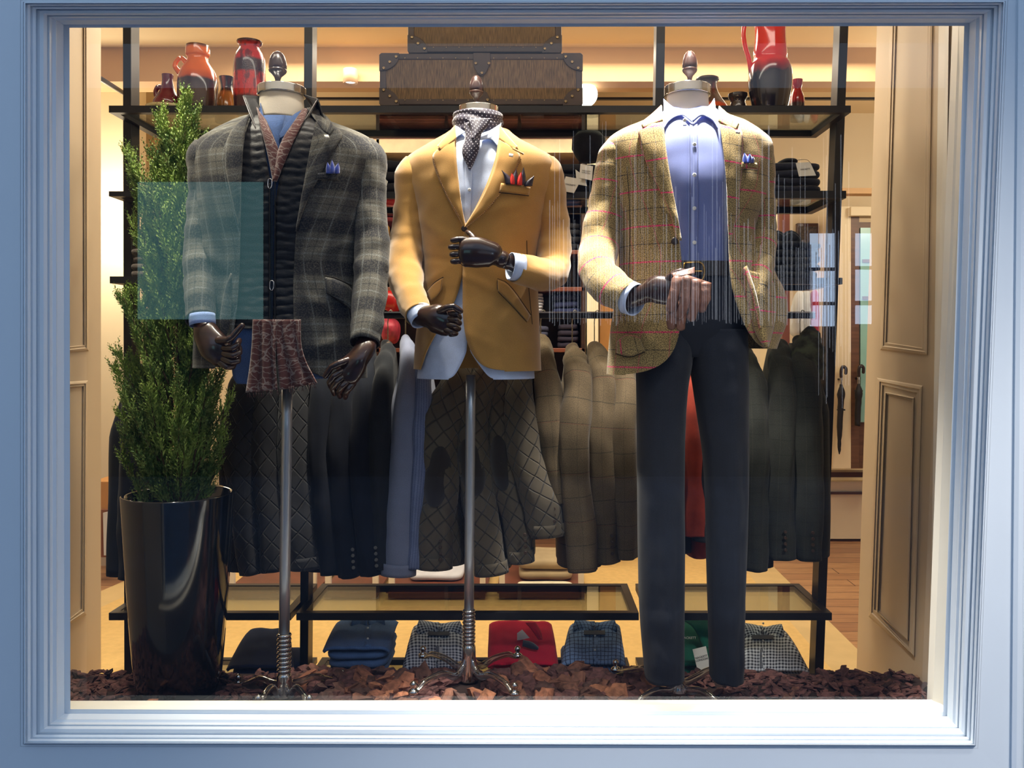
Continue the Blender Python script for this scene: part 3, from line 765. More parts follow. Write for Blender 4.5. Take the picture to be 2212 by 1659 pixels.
ribbon(T1, [(540, 245), (528, 280), (523, 340), (520, 420), (518, 470)], [(536, 248), (492, 285), (482, 345), (500, 430), (516, 490)], n=40, m=8, off=.031, bulge=.004).build('lapel', plaid, jk, solid=.004)
ribbon(T1, [(730, 388), (705, 386), (684, 388)], [(730, 374), (706, 372), (686, 374)], n=12, m=3, off=0.0360).build('breast_pocket', plaid, jk, solid=.002)
ribbon(T1, [(703, 598), (724, 602), (757, 618), (762, 630)], [(704, 630), (722, 642), (750, 660), (764, 672)], n=16, m=6, off=0.0400, bulge=.002).build('pocket_flap', plaid, jk, solid=.004)
seam(jk, T1, [(703, 596), (726, 600), (759, 617)], .031, .0018)
seam(jk, T1, [(704, 601), (706, 632), (724, 645), (752, 662)], .030, .0016)
seam(jk, T1, [(689, 388), (706, 389), (733, 390)], .030)
ribbon(T1, [(700, 291), (709, 291)], [(702, 298), (712, 298)], n=4, m=2, off=0.0500).build('pin', mat('pin_white', (240, 238, 228), .3), jk, solid=.003)
pq = tag(MB().add([], []).grid([[T1.front(706 + dx, 392, .029), T1.front(706 + dx + 6, 392, .030)] for dx in (0, 1)]).build('pocket_square', mat('blue_silk', (38, 62, 150), .4, var=.35, vs=90, sheen=.3), None), 'blue pocket square with pointed tips in the plaid jacket', 'pocket square')
bpy.data.objects.remove(pq)
def peaks(label, surf, tips, m, m2=None, off=.03):
    t = thing('pocket_square', label, 'pocket square', surf.front(tips[0][0], tips[0][3], off))
    for i, (x0, x1, tx, yb, ty, k) in enumerate(tips):
        o_ = off + .003 * (i % 2)
        ribbon(surf, [(x0, yb), (x0 + (tx - x0) * .2 - 1, (yb + ty) / 2), (tx - .5, ty)], [(x1, yb), (x1 + (tx - x1) * .2 + 1, (yb + ty) / 2), (tx + .5, ty)], n=10, m=6, off=o_, bulge=.006).build('fold', (m2 if k else m), t, solid=.002)
    return t
blue_silk = MC['blue_silk']
peaks('blue pocket square with pointed tips in the plaid jacket', T1, [(704, 716, 707, 375, 350, 0), (712, 724, 717, 375, 345, 0), (720, 734, 731, 375, 352, 0)], blue_silk, None, .036)
# sleeves, cuffs, hands
sleeve('sleeve', jk, [(458, 316, 2.70, (.050, .066)), (450, 345, 2.70, (.062, .074)), (444, 440, 2.69, (.052, .062)), (434, 540, 2.66, (.049, .056)), (433, 610, 2.61, (.047, .052)), (434, 692, 2.54, (.042, .046))], plaid, seed=3)
sleeve('sleeve', jk, [(778, 318, 2.70, (.050, .066)), (792, 348, 2.70, (.062, .074)), (797, 440, 2.69, (.054, .064)), (803, 540, 2.66, (.053, .060)), (800, 620, 2.61, (.052, .056)), (788, 742, 2.52, (.043, .048))], plaid, seed=9)
cuff('cuff', sh, (436, 680, 2.535), (438, 703, 2.53), (.037, .041), (.037, .040), fabric('pale_blue_shirting', (150, 172, 222), weave=.1), (1, 0, .1))
# dart-shaped front edge of the left front pulled by the hand
ribbon(None, [(500, 590, 2.575), (484, 630, 2.565), (474, 690, 2.55), (480, 735, 2.55)], [(501, 592, 2.58), (500, 640, 2.57), (497, 700, 2.56), (484, 735, 2.555)], bulge=.004).build('front_fold', plaid, jk, solid=.003)
hand(M1, [(438, 705, 2.53, .030, .026), (446, 722, 2.515, .040, .027), (462, 748, 2.50, .046, .026), (480, 768, 2.495, .038, .021)], (.7, 0, .7),
     [('thumb', (472, 735, 2.475), (492, 734, 2.462), (502, 728, 2.46), (523, 703, 2.462)),
      [(484, 752, 2.48), (503, 752, 2.465), (513, 745, 2.47), (517, 735, 2.49)],
      [(484, 764, 2.48), (504, 768, 2.465), (517, 762, 2.475), (517, 750, 2.50)],
      [(481, 774, 2.485), (500, 782, 2.47), (514, 780, 2.48), (515, 768, 2.50)],
      [(474, 781, 2.49), (490, 792, 2.478), (503, 792, 2.49), (506, 782, 2.505)]], (.0105, .008))
hand(M1, [(792, 738, 2.53, .028, .028), (787, 755, 2.505, .038, .029), (768, 782, 2.49, .044, .028), (750, 810, 2.485, .040, .024)], (.7, 0, .7),
     [('thumb', (752, 778, 2.475), (733, 785, 2.46), (716, 793, 2.462), (703, 812, 2.47)),
      [(741, 800, 2.475), (722, 812, 2.46), (712, 826, 2.47), (716, 838, 2.49)],
      [(744, 812, 2.475), (728, 824, 2.462), (719, 838, 2.475), (722, 850, 2.49)],
      [(753, 822, 2.478), (740, 834, 2.465), (732, 846, 2.478), (734, 856, 2.495)],
      [(763, 828, 2.482), (753, 840, 2.472), (746, 850, 2.483), (746, 858, 2.495)]], (.0108, .0085))

# ============ bust 2: mustard corduroy ============================================
D2 = 2.86
L2 = [(245, 992, 1076, .05), (272, 990, 1079, .054), (288, 978, 1088, .062), (306, 948, 1112, .078), (324, 916, 1146, .094), (345, 888, 1180, .106), (380, 884, 1190, .116), (440, 905, 1168, .124), (520, 920, 1150, .114), (580, 926, 1144, .108), (660, 918, 1147, .113), (740, 908, 1150, .120), (840, 902, 1154, .122)]
F2 = [(1010, 600, 1080, 640, 8, .005), (1030, 590, 1050, 660, 7, -.005), (1060, 590, 1110, 690, 8, .005), (930, 620, 975, 590, 8, .005), (1040, 480, 1140, 440, 10, .005), (925, 480, 985, 530, 10, .005), (930, 560, 1000, 575, 7, -.004), (1090, 700, 1130, 760, 14, .005), (1015, 720, 1090, 760, 10, .003)]
T2 = Torso(D2, L2, folds=F2, wr=.005, seed=4)
M2 = bust('headless bust in the centre, one dark wooden hand raised, under the mustard jacket', D2, (991, 1077, 285), (233, 247), (1029, 163, 15.5), (1017, 810, 1013, 1315, 10.5, 1315, 1390), 1468, 1013, T2,
          [(893, 1497, 2.66, True), (914, 1418, 3.02, True), (1118, 1418, 3.02, True), (1112, 1500, 2.66, True)])
white_sh = fabric('pale_blue_white_shirting', (196, 210, 240), weave=.06, sheen=.1, bump=.1)
s2 = thing('shirt', 'pale blue shirt with split tails below the mustard jacket', 'shirt', (P(1015, 0, D2).x, D2, P(0, 817, D2).z))
T2.panel([(1012, 290), (1012, 500), (1011, 748), (1002, 775), (985, 808), (976, 816), (970, 818)], -1, 288, 817, .002, rows=110, cols=30, back=1.8).build('front_panel', white_sh, s2, solid=.001, soff=1)
T2.panel([(1010, 290), (1010, 500), (1010, 748), (1025, 775), (1050, 808), (1060, 816), (1066, 818)], 1, 288, 817, .003, rows=110, cols=30, back=1.8).build('front_panel', white_sh, s2, solid=.001, soff=1)
ribbon(T2, [(1004, 330), (1004, 400), (1003, 500)], [(1020, 330), (1020, 400), (1014, 500)], off=.006).build('placket', white_sh, s2, solid=.002)
for y in (410, 332): button(s2, 1014, y, T2, .009, .0052, mat('pearl_button', (225, 222, 215), .25))
ribbon(T2, [(984, 266), (992, 276), (1004, 284)], [(977, 317), (983, 298), (1000, 289)], off=.016, bulge=.003).build('collar', white_sh, s2, solid=.003)
ribbon(T2, [(1082, 266), (1062, 282), (1040, 290)], [(1075, 317), (1062, 300), (1036, 303)], off=.016, bulge=.003).build('collar', white_sh, s2, solid=.003)
def polka():
    s = N('navy_polka_silk'); s.b.inputs['Roughness'].default_value = .5; s.b.inputs['Sheen Weight'].default_value = .2
    uv = s.n('ShaderNodeUVMap'); sp = s.n('ShaderNodeSeparateXYZ'); s.l(uv.outputs[0], sp.inputs[0])
    per = .014; ks = []
    for o_ in (0, .5):
        fx = s.math('SUBTRACT', s.math('FRACT', s.math('ADD', s.math('DIVIDE', sp.outputs[0], per), o_)), .5); fy = s.math('SUBTRACT', s.math('FRACT', s.math('ADD', s.math('DIVIDE', sp.outputs[1], per), o_)), .5)
        r = s.math('SQRT', s.math('ADD', s.math('MULTIPLY', fx, fx), s.math('MULTIPLY', fy, fy))); ks.append(s.math('LESS_THAN', r, .115))
    s.base(s.mix(s.math('MAXIMUM', *ks), lin((34, 28, 52)), lin((215, 212, 225)))); return s.m
pk = polka()
cv = thing('cravat', 'navy cravat with white dots knotted over the pale blue shirt collar', 'cravat', T2.front(1030, 365, .03))
rows, U = [], []
for i in range(15):
    t = i / 14; y = 247 + 34 * t; row = []
    for j in range(49):
        a = 2 * PI * j / 48; r = (.0775 + .004 * math.sin(PI * t) + .0022 * math.sin(t * 14 + 2 * math.sin(a * 2)))
        sag = .022 * max(0, -math.sin(a)) * t
        row.append(Vector((P(1032.5, 0, D2).x + r * math.cos(a), D2 + r * .95 * math.sin(a) - .004 * t, CZ - (y - VY) * D2 / F - sag))); U.append((a * .078, -y * D2 / F))
    rows.append(row)
MB().grid(rows, U=U).build('wrap', pk, cv, solid=.003)
ribbon(None, [(1004, 266, 2.765), (1008, 300, 2.75), (996, 328, 2.745), (1013, 364, 2.742)], [(1052, 262, 2.765), (1036, 296, 2.74), (1036, 322, 2.735), (1016, 366, 2.742)], n=30, m=14, bulge=.012).build('tail', pk, cv, solid=.003)
ribbon(None, [(1010, 258, 2.755), (1020, 282, 2.742), (1018, 300, 2.738)], [(1062, 256, 2.765), (1050, 276, 2.752), (1028, 300, 2.74)], n=20, m=10, bulge=.009).build('fold', pk, cv, solid=.003)
must = fabric('mustard_fine_corduroy', (172, 130, 66), [(0, .0026, 0, .0011, (140, 94, 38), .35, .6)], weave=.10, wscale=500, mottled=.05, sheen=.5)
j2 = thing('jacket', 'mustard tan corduroy jacket buttoned once, worn by the centre mannequin', 'jacket', (P(1015, 0, D2).x, D2, P(0, 800, D2).z))
T2.panel([(984, 282), (985, 340), (993, 420), (1004, 488), (1008, 520), (1002, 590), (980, 660), (950, 705), (925, 750), (912, 780), (906, 796)], -1, 286, 797, .017, rows=120, cols=40).build('front_panel', must, j2, solid=.004)
T2.panel([(1080, 280), (1070, 350), (1038, 430), (1004, 488), (1000, 520), (1000, 590), (999, 680), (1008, 740), (1026, 775), (1048, 794), (1075, 799), (1090, 800)], 1, 286, 800, .022, rows=150, cols=44).build('front_panel', must, j2, solid=.004)
ribbon(T2, [(948, 322), (932, 338), (945, 380), (968, 430), (990, 465), (1003, 490)], [(982, 300), (984, 340), (990, 390), (996, 440), (1002, 478), (1004, 490)], n=40, m=8, off=.025, bulge=.004).build('lapel', must, j2, solid=.004)
ribbon(T2, [(984, 272), (968, 290), (946, 316)], [(986, 300), (972, 312), (952, 326)], n=16, m=6, off=.028, bulge=.003).build('collar', must, j2, solid=.004)
ribbon(T2, [(1113, 322), (1128, 338), (1110, 378), (1085, 415), (1048, 458), (1004, 492)], [(1080, 300), (1074, 340), (1062, 380), (1040, 430), (1018, 465), (1003, 488)], n=40, m=8, off=.029, bulge=.004).build('lapel', must, j2, solid=.004)
ribbon(T2, [(1080, 270), (1095, 290), (1118, 316)], [(1078, 298), (1092, 310), (1112, 324)], n=16, m=6, off=.032, bulge=.003).build('collar', must, j2, solid=.004)
ribbon(T2, [(1079, 414), (1108, 417), (1142, 421)], [(1082, 396), (1110, 398), (1145, 405)], n=14, m=4, off=0.0350, bulge=.001).build('breast_pocket', must, j2, solid=.003)
ribbon(T2, [(1076, 604), (1100, 614), (1146, 682)], [(1076, 628), (1096, 646), (1140, 694)], n=16, m=6, off=0.0340, bulge=.002).build('pocket_flap', must, j2, solid=.003)
seam(j2, T2, [(1075, 602), (1100, 611), (1147, 680)], .026, .0010)
seam(j2, T2, [(1074, 606), (1074, 630), (1094, 648), (1138, 696)], .0245, .0008)
seam(j2, T2, [(957, 599), (938, 610), (924, 628)], .021, .0016)
seam(j2, T2, [(1078, 416), (1108, 419), (1142, 423)], .0245, .0014)
seam(j2, T2, [(1150, 700), (1140, 600), (1138, 520)], .0225, .001)
ribbon(T2, [(956, 601), (938, 612), (924, 630)], [(953, 626), (944, 640), (932, 650)], n=16, m=6, off=0.0280, bulge=.002).build('pocket_flap', must, j2, solid=.003)
ribbon(T2, [(1100, 331), (1109, 333)], [(1099, 337), (1108, 339)], n=4, m=2, off=0.0440).build('pin', MC['pin_white'], j2, solid=.003)
ribbon(T2, [(1108, 318), (1132, 331)], [(1106, 322), (1130, 335)], n=6, m=2, off=0.0450, bulge=.003).build('buttonhole_loop', must, j2, solid=.003)
st = MB()  # saddle stitching along the lapels
for pl in ([(1125, 344), (1108, 380), (1083, 416), (1047, 460), (1008, 491)], [(936, 344), (947, 382), (970, 432), (992, 467)]):
    for q in resample(smooth_pl(pl), 46):
        c = T2.front(q[0], q[1], .036); st.box(c - Vector((.0016, .001, .0009)), c + Vector((.0016, .001, .0009)))
tag(st.build('stitching', mat('brown_thread', (92, 60, 24), .8), j2), kind='stuff')
button(j2, 1003, 494, T2, .030, .010, mat('horn_button', (58, 40, 26), .3))
sleeve('sleeve', j2, [(908, 352, 2.86, (.052, .066)), (898, 382, 2.86, (.064, .074)), (887, 450, 2.86, (.056, .062)), (878, 530, 2.84, (.056, .060)), (876, 590, 2.78, (.056, .052)), (888, 640, 2.69, (.049, .046)), (905, 680, 2.62, (.042, .040))], must, seed=5)
sleeve('sleeve', j2, [(1165, 352, 2.86, (.052, .066)), (1176, 382, 2.86, (.064, .074)), (1190, 450, 2.86, (.056, .062)), (1197, 530, 2.85, (.056, .060)), (1192, 586, 2.79, (.058, .056)), (1165, 592, 2.70, (.05, .052)), (1112, 578, 2.635, (.046, .046))], must, seed=6, side=(1, 0, .3))
cuff('cuff', s2, (903, 672, 2.625), (913, 692, 2.605), (.039, .036), (.037, .034), white_sh, (1, 0, .4))
cuff('cuff', s2, (1128, 579, 2.64), (1102, 575, 2.625), (.040, .042), (.041, .043), white_sh, (0, 1, 0))
hand(M2, [(1118, 574, 2.64, .024, .026), (1096, 566, 2.62, .021, .023), (1078, 558, 2.61, .022, .025), (1062, 550, 2.60, .026, .040), (1030, 545, 2.595, .026, .0475), (1004, 545, 2.595, .022, .045)], (0, 1, 0),
     [('thumb', (1028, 522, 2.62), (1018, 508, 2.635), (1010, 502, 2.645)),
      [(1008, 518, 2.595), (990, 517, 2.592), (978, 519, 2.592)],
      [(1006, 534, 2.595), (986, 533, 2.592), (973, 534, 2.592)],
      [(1006, 549, 2.595), (988, 549, 2.592), (976, 550, 2.592)],
      [(1006, 564, 2.595), (990, 564, 2.592), (978, 565, 2.592)]], (.0098, .0088), (1084, 560, 2.612, .027))
hand(M2, [(908, 686, 2.61, .026, .026), (924, 684, 2.59, .034, .030), (944, 688, 2.575, .045, .033), (966, 698, 2.565, .042, .030)], (0, 0, 1),
     [('thumb', (950, 672, 2.545), (966, 664, 2.53), (980, 662, 2.525), (995, 672, 2.53)),
      [(968, 676, 2.555), (986, 678, 2.535), (992, 686, 2.55), (980, 690, 2.57)],
      [(966, 688, 2.55), (985, 691, 2.53), (992, 698, 2.545), (980, 702, 2.57)],
      [(964, 700, 2.55), (982, 704, 2.53), (990, 710, 2.545), (978, 714, 2.57)],
      [(960, 711, 2.553), (975, 716, 2.538), (984, 720, 2.55), (974, 722, 2.57)]], (.0105, .009))
red_silk = mat('red_silk', (205, 40, 30), .45, var=.1); navy_silk = mat('navy_silk', (40, 34, 52), .45, var=.2, vs=90)
peaks('navy and red pocket square with petal tips in the mustard jacket', T2, [(1092, 1108, 1084, 398, 368, 0), (1102, 1114, 1106, 398, 374, 1), (1104, 1120, 1115, 398, 366, 0), (1116, 1130, 1126, 400, 372, 1), (1122, 1136, 1131, 400, 362, 0), (1132, 1150, 1154, 402, 380, 0)], navy_silk, red_silk, .038)

# ============ bust 3: tan tweed ===================================================
D3 = 2.66
L3 = [(208, 1440, 1530, .053), (236, 1436, 1545, .057), (254, 1424, 1560, .068), (268, 1388, 1592, .084), (286, 1346, 1625, .1), (306, 1322, 1648, .114), (350, 1318, 1652, .126), (420, 1333, 1642, .134), (500, 1345, 1618, .128), (570, 1350, 1606, .12), (640, 1343, 1612, .122), (720, 1330, 1622, .126), (850, 1320, 1628, .126)]
F3 = [(1470, 520, 1400, 440, 10, .005), (1460, 530, 1380, 530, 9, .005), (1450, 540, 1380, 620, 9, .004), (1330, 690, 1420, 760, 14, .006), (1350, 400, 1352, 560, 9, -.006)]
T3 = Torso(D3, L3, folds=F3, wr=.004, seed=8)
Ts3 = Torso(D3, [(a, b, c, d - (.012 if a > 450 else 0)) for a, b, c, d in L3], folds=[(1500, 560, 1560, 480, 8, .003), (1480, 300, 1510, 470, 14, .003), (1510, 520, 1580, 590, 8, .003)], wr=.003, seed=2)
M3 = bust('headless bust on the right on a clear-legged stand, under the tweed jacket', D3, (1438, 1532, 262), (188, 208), (1490, 110, 16), (1470, 830, 1466, 1390, 9, 1400, 1462), 1494, 1466, T3,
          [(1330, 1448, 2.92, True), (1366, 1532, 2.50, False), (1560, 1532, 2.50, False), (1600, 1460, 2.9, True)])
blue_sh = fabric('lavender_blue_shirting', (118, 130, 184), weave=.04, mottled=.03, sheen=.35, rough=.55, bump=.08)
s3 = thing('shirt', 'lavender blue button-front shirt under the open tweed jacket', 'shirt', (P(1510, 0, D3).x, D3, P(0, 590, D3).z))
Ts3.panel([(1496, 262), (1499, 400), (1497, 610)], -1, 240, 585, .002, rows=60, cols=30).build('front_panel', blue_sh, s3, solid=.001, soff=1)
Ts3.panel([(1492, 262), (1492, 400), (1493, 610)], 1, 240, 585, .003, rows=60, cols=30).build('front_panel', blue_sh, s3, solid=.001, soff=1)
ribbon(Ts3, [(1490, 268), (1492, 400), (1490, 600)], [(1506, 268), (1508, 400), (1506, 600)], n=40, off=.006, bulge=.001).build('placket', blue_sh, s3, solid=.002)
for y in (312, 378, 450, 524): button(s3, 1500, y, Ts3, .010, .0058, MC['pearl_button'])
button(s3, 1479, 260, Ts3, .012, .0058, MC['pearl_button'])
ribbon(Ts3, [(1433, 213), (1452, 230), (1474, 242), (1494, 256)], [(1434, 278), (1446, 258), (1473, 246), (1494, 264)], n=30, m=10, off=.014, bulge=.004).build('collar', blue_sh, s3, solid=.003)
ribbon(Ts3, [(1542, 213), (1532, 230), (1514, 243), (1495, 256)], [(1551, 279), (1540, 260), (1514, 247), (1496, 264)], n=30, m=10, off=.014, bulge=.004).build('collar', blue_sh, s3, solid=.003)
tweed = fabric('tan_tweed', (146, 124, 80), [
    (1, .105, .033, .0046, (214, 40, 104), 1, .4), (1, .105, .086, .0024, (36, 36, 34), .9, .4),
    (0, .088, .040, .0034, (196, 52, 92), .45, .5), (0, .088, .084, .0022, (44, 42, 38), .5, .5)], weave=.62, wscale=360, mottled=.12, sheen=.3)
j3 = thing('jacket', 'tan tweed jacket with pink and dark windowpane checks on the right mannequin', 'jacket', (P(1480, 0, D3).x, D3, P(0, 806, D3).z))
T3.panel([(1430, 240), (1440, 330), (1452, 410), (1464, 480), (1470, 530), (1474, 600), (1473, 690), (1462, 745), (1440, 780), (1405, 800), (1370, 807), (1350, 808)], -1, 246, 808, .018, rows=160, cols=44).build('front_panel', tweed, j3, solid=.004)
L3r = [l for l in L3 if l[0] < 550] + [(560, 1352, 1636, .12), (600, 1350, 1662, .122), (650, 1345, 1682, .126), (700, 1335, 1680, .126), (740, 1330, 1664, .124), (800, 1330, 1650, .124)]
T3r = Torso(D3, L3r, folds=[(1610, 560, 1650, 620, 9, .010), (1600, 620, 1640, 720, 10, .008), (1660, 600, 1620, 690, 9, -.006)], wr=.006, seed=3)
T3r.panel([(1556, 240), (1566, 330), (1571, 420), (1572, 520), (1576, 600), (1590, 660), (1606, 700), (1626, 735), (1650, 752), (1656, 753)], 1, 246, 753, .018, rows=130, cols=44).build('front_panel', tweed, j3, solid=.004)
ribbon(T3, [(1384, 272), (1377, 290), (1395, 350), (1425, 410), (1450, 460), (1463, 515)], [(1432, 262), (1438, 320), (1447, 380), (1458, 440), (1466, 490), (1470, 520)], n=44, m=8, off=.027, bulge=.004).build('lapel', tweed, j3, solid=.004)
ribbon(T3, [(1430, 228), (1412, 246), (1386, 266)], [(1432, 262), (1412, 270), (1390, 278)], n=16, m=6, off=.030, bulge=.003).build('collar', tweed, j3, solid=.004)
ribbon(T3, [(1597, 272), (1606, 292), (1604, 360), (1596, 440), (1580, 520)], [(1554, 262), (1564, 330), (1570, 400), (1573, 470), (1575, 520)], n=44, m=8, off=.027, bulge=.004).build('lapel', tweed, j3, solid=.004)
ribbon(T3, [(1554, 228), (1572, 246), (1596, 264)], [(1552, 262), (1568, 272), (1590, 280)], n=16, m=6, off=.030, bulge=.003).build('collar', tweed, j3, solid=.004)
ribbon(T3, [(1602, 364), (1618, 364), (1636, 366)], [(1602, 350), (1618, 350), (1634, 352)], n=10, m=3, off=0.0310).build('breast_pocket', tweed, j3, solid=.002)
ribbon(T3, [(1590, 280), (1599, 282)], [(1590, 287), (1598, 289)], n=4, m=2, off=0.0450).build('pin', MC['pin_white'], j3, solid=.003)
ribbon(T3, [(1332, 738), (1352, 720), (1380, 728)], [(1332, 762), (1360, 772), (1392, 758)], n=16, m=6, off=0.0310, bulge=.002).build('pocket_flap', tweed, j3, solid=.003)
button(j3, 1457, 521, T3, .026, .011, MC['horn_button'])
seam(j3, T3, [(1601, 366), (1618, 366), (1637, 368)], .024)
seam(j3, T3, [(1330, 764), (1360, 774), (1393, 760)], .023)
seam(j3, T3, [(1354, 360), (1362, 470), (1358, 600), (1350, 700)], .0185, .0009)
sleeve('sleeve', j3, [(1346, 318, 2.66, (.052, .066)), (1334, 350, 2.66, (.064, .074)), (1315, 430, 2.66, (.060, .066)), (1297, 520, 2.64, (.062, .062)), (1290, 580, 2.57, (.058, .056)), (1318, 620, 2.50, (.055, .052)), (1360, 645, 2.45, (.052, .048))], tweed, seed=12, side=(1, 0, .4))
sleeve('sleeve', j3, [(1626, 318, 2.66, (.050, .066)), (1634, 350, 2.66, (.052, .074)), (1641, 430, 2.66, (.046, .062)), (1646, 510, 2.65, (.045, .058)), (1641, 570, 2.60, (.044, .055)), (1632, 630, 2.545, (.040, .044)), (1634, 680, 2.55, (.036, .03))], tweed, seed=13)
ribbon(None, [(1606, 580, 2.53), (1612, 640, 2.52), (1632, 720, 2.53), (1654, 750, 2.545)], [(1668, 600, 2.575), (1676, 650, 2.56), (1672, 700, 2.56), (1658, 750, 2.56)], n=30, m=14, bulge=.035).build('patch_pocket', tweed, j3, solid=.004)
ribbon(None, [(1606, 578, 2.50), (1626, 640, 2.49), (1640, 710, 2.505)], [(1612, 574, 2.51), (1634, 638, 2.495), (1645, 710, 2.51)], n=24, m=4, bulge=.004).build('pocket_edge', tweed, j3, solid=.003)
peaks('blue puffed pocket square in the tweed jacket', T3, [(1604, 1618, 1608, 352, 330, 0), (1612, 1626, 1620, 352, 332, 0), (1618, 1630, 1627, 352, 338, 0)], blue_silk)
cuff('cuff', s3, (1352, 640, 2.46), (1374, 648, 2.43), (.049, .044), (.047, .042), white_sh, (.2, 0, 1))
hand(M3, [(1362, 645, 2.45, .030, .026), (1392, 634, 2.42, .028, .026), (1416, 626, 2.40, .040, .027), (1440, 628, 2.39, .040, .024), (1462, 634, 2.385, .034, .02)], (0, 0, 1),
     [('thumb', (1440, 606, 2.385), (1455, 592, 2.37), (1470, 586, 2.365), (1492, 590, 2.37)),
      [(1462, 618, 2.385), (1492, 620, 2.375), (1510, 628, 2.385)],
      [(1462, 630, 2.385), (1494, 636, 2.375), (1512, 644, 2.385)],
      [(1460, 642, 2.385), (1488, 650, 2.378), (1504, 658, 2.39)],
      [(1456, 652, 2.385), (1476, 662, 2.38), (1490, 668, 2.39)]], (.010, .0085))
leather = mat('brown_glove_leather', (112, 76, 62), .42, var=.25, vs=40, bump=.5, bs=160, coat=.1)
gl = thing('glove', 'pair of folded brown leather gloves draped over the right mannequin hand', 'gloves', P(1480, 715, 2.35))
ribbon(None, [(1462, 588, 2.345), (1452, 600, 2.335), (1446, 640, 2.33)], [(1535, 612, 2.355), (1534, 630, 2.345), (1528, 654, 2.34)], n=20, m=24, bulge=.014).build('palm', leather, gl, solid=.004)
ribbon(None, [(1450, 592, 2.35), (1456, 600, 2.335)], [(1500, 578, 2.36), (1500, 592, 2.345)], n=8, m=14, bulge=.006).build('wrist_strap', leather, gl, solid=.003)
for pts in ([(1462, 604, 2.332), (1456, 640, 2.325), (1447, 668, 2.33)], [(1484, 604, 2.328), (1480, 650, 2.322), (1468, 684, 2.33)], [(1503, 610, 2.328), (1501, 650, 2.322), (1494, 688, 2.332)], [(1524, 616, 2.335), (1522, 646, 2.33), (1514, 668, 2.338)],
            [(1456, 650, 2.345), (1452, 680, 2.342), (1450, 706, 2.348)], [(1474, 660, 2.342), (1471, 690, 2.34), (1470, 708, 2.346)]):
    MB().tube([P(*p) for p in pts], [(.0145, .010), (.0155, .0105), (.0125, .009)], 14, 7, wr=.0022, wf=60, seed=pts[0][0]).build('finger', leather, gl)
for xs in ((1474, 604, 1462, 660), (1494, 606, 1486, 670), (1514, 612, 1508, 668)):
    MB().tube([P(xs[0], xs[1], 2.318), P((xs[0] + xs[2]) / 2 + 1, (xs[1] + xs[3]) / 2, 2.314), P(xs[2], xs[3], 2.322)], [.0009] * 3, 6, 4).build('seam', mat('seam_dark', (48, 30, 24), .6), gl)
# trousers and belt
navy = fabric('charcoal_navy_wool', (30, 34, 44), weave=.15, mottled=.06, sheen=.1)
tr_ = thing('trousers', 'charcoal navy tailored trousers hanging below the tweed jacket', 'trousers', P(1490, 1465, D3))
LT = [(560, 1372, 1598, .112), (650, 1370, 1606, .116), (712, 1374, 1609, .106), (745, 1376, 1609, .088), (800, 1377, 1610, .05)]
TT = Torso(D3, LT, wr=.003, seed=5, n=2.4)
hip = [[TT.pt(2 * PI * j / 40 - PI, y) for j in range(40)] for y in range(578, 772, 8)]
hip = MB().grid(hip, True, [(VX_, y_) for y_ in range(578, 772, 8) for VX_ in [q * .02 for q in range(40)]]).build('seat', navy, tr_, solid=.003)
def leg(path, seed):
    rows, U = [], []
    for y in range(712, 1466, 6):
        xl, xr, b_ = interp(path, y); c = (xl + xr) / 2; a = (xr - xl) / 2; row = []
        for j in range(36):
            th = 2 * PI * j / 36
            u, v = math.sin(th), math.cos(th)
            d = .009 * noise.noise(Vector((c * .01 + u * 2, y * .010, seed + v))) + .004 * noise.noise(Vector((u * 4, y * .03, seed))) + .010 * math.exp(-((th if th < PI else th - 2 * PI) - .1) ** 2 / .03)
            if y > 1300: d += .005 * math.sin((y - 1300) * .07) * math.sin(th + 1)
            row.append(Vector(((c + a * math.copysign(abs(u) ** .8, u) - VX) * D3 / F, D3 - (b_ + d) * math.copysign(abs(v) ** .8, v), CZ - (y - VY) * D3 / F))); U.append((th * .06, -y * D3 / F))
        rows.append(row)
    return MB().grid(rows, True, U).build('leg', navy, tr_, solid=.003)
leg([(712, 1374, 1496, .100), (760, 1376, 1494, .112), (850, 1378, 1480, .104), (1000, 1379, 1475, .088), (1200, 1381, 1476, .08), (1320, 1384, 1475, .075), (1466, 1396, 1475, .075)], 3)
leg([(712, 1489, 1609, .100), (760, 1490, 1610, .112), (850, 1503, 1611, .104), (1000, 1523, 1612, .088), (1200, 1530, 1608, .08), (1320, 1533, 1604, .075), (1466, 1537, 1601, .075)], 11)
bl_ = thing('belt', 'dark leather belt with a square brass buckle above the charcoal trousers', 'belt', TT.front(1500, 600, .01))
blm = mat('belt_leather', (34, 24, 20), .4, var=.2, coat=.2)
rows = [[TT.pt(2 * PI * j / 48 - PI, y, .006) for j in range(49)] for y in (571, 573, 600, 602)]
MB().grid(rows).build('strap', blm, bl_, solid=.004)
brass = mat('brass', (190, 150, 78), .25, metal=1, var=.05)
c = [TT.front(x, y, .014) for x, y in ((1478, 568), (1517, 569), (1517, 604), (1478, 603))]
MB().tube(c + c[:1], [.0026] * 5, 8, 4, cap=False).build('buckle', brass, bl_)
MB().tube([TT.front(1498, 586, .016), TT.front(1516, 586, .018)], [.0022] * 2, 8, 2).build('prong', brass, bl_)
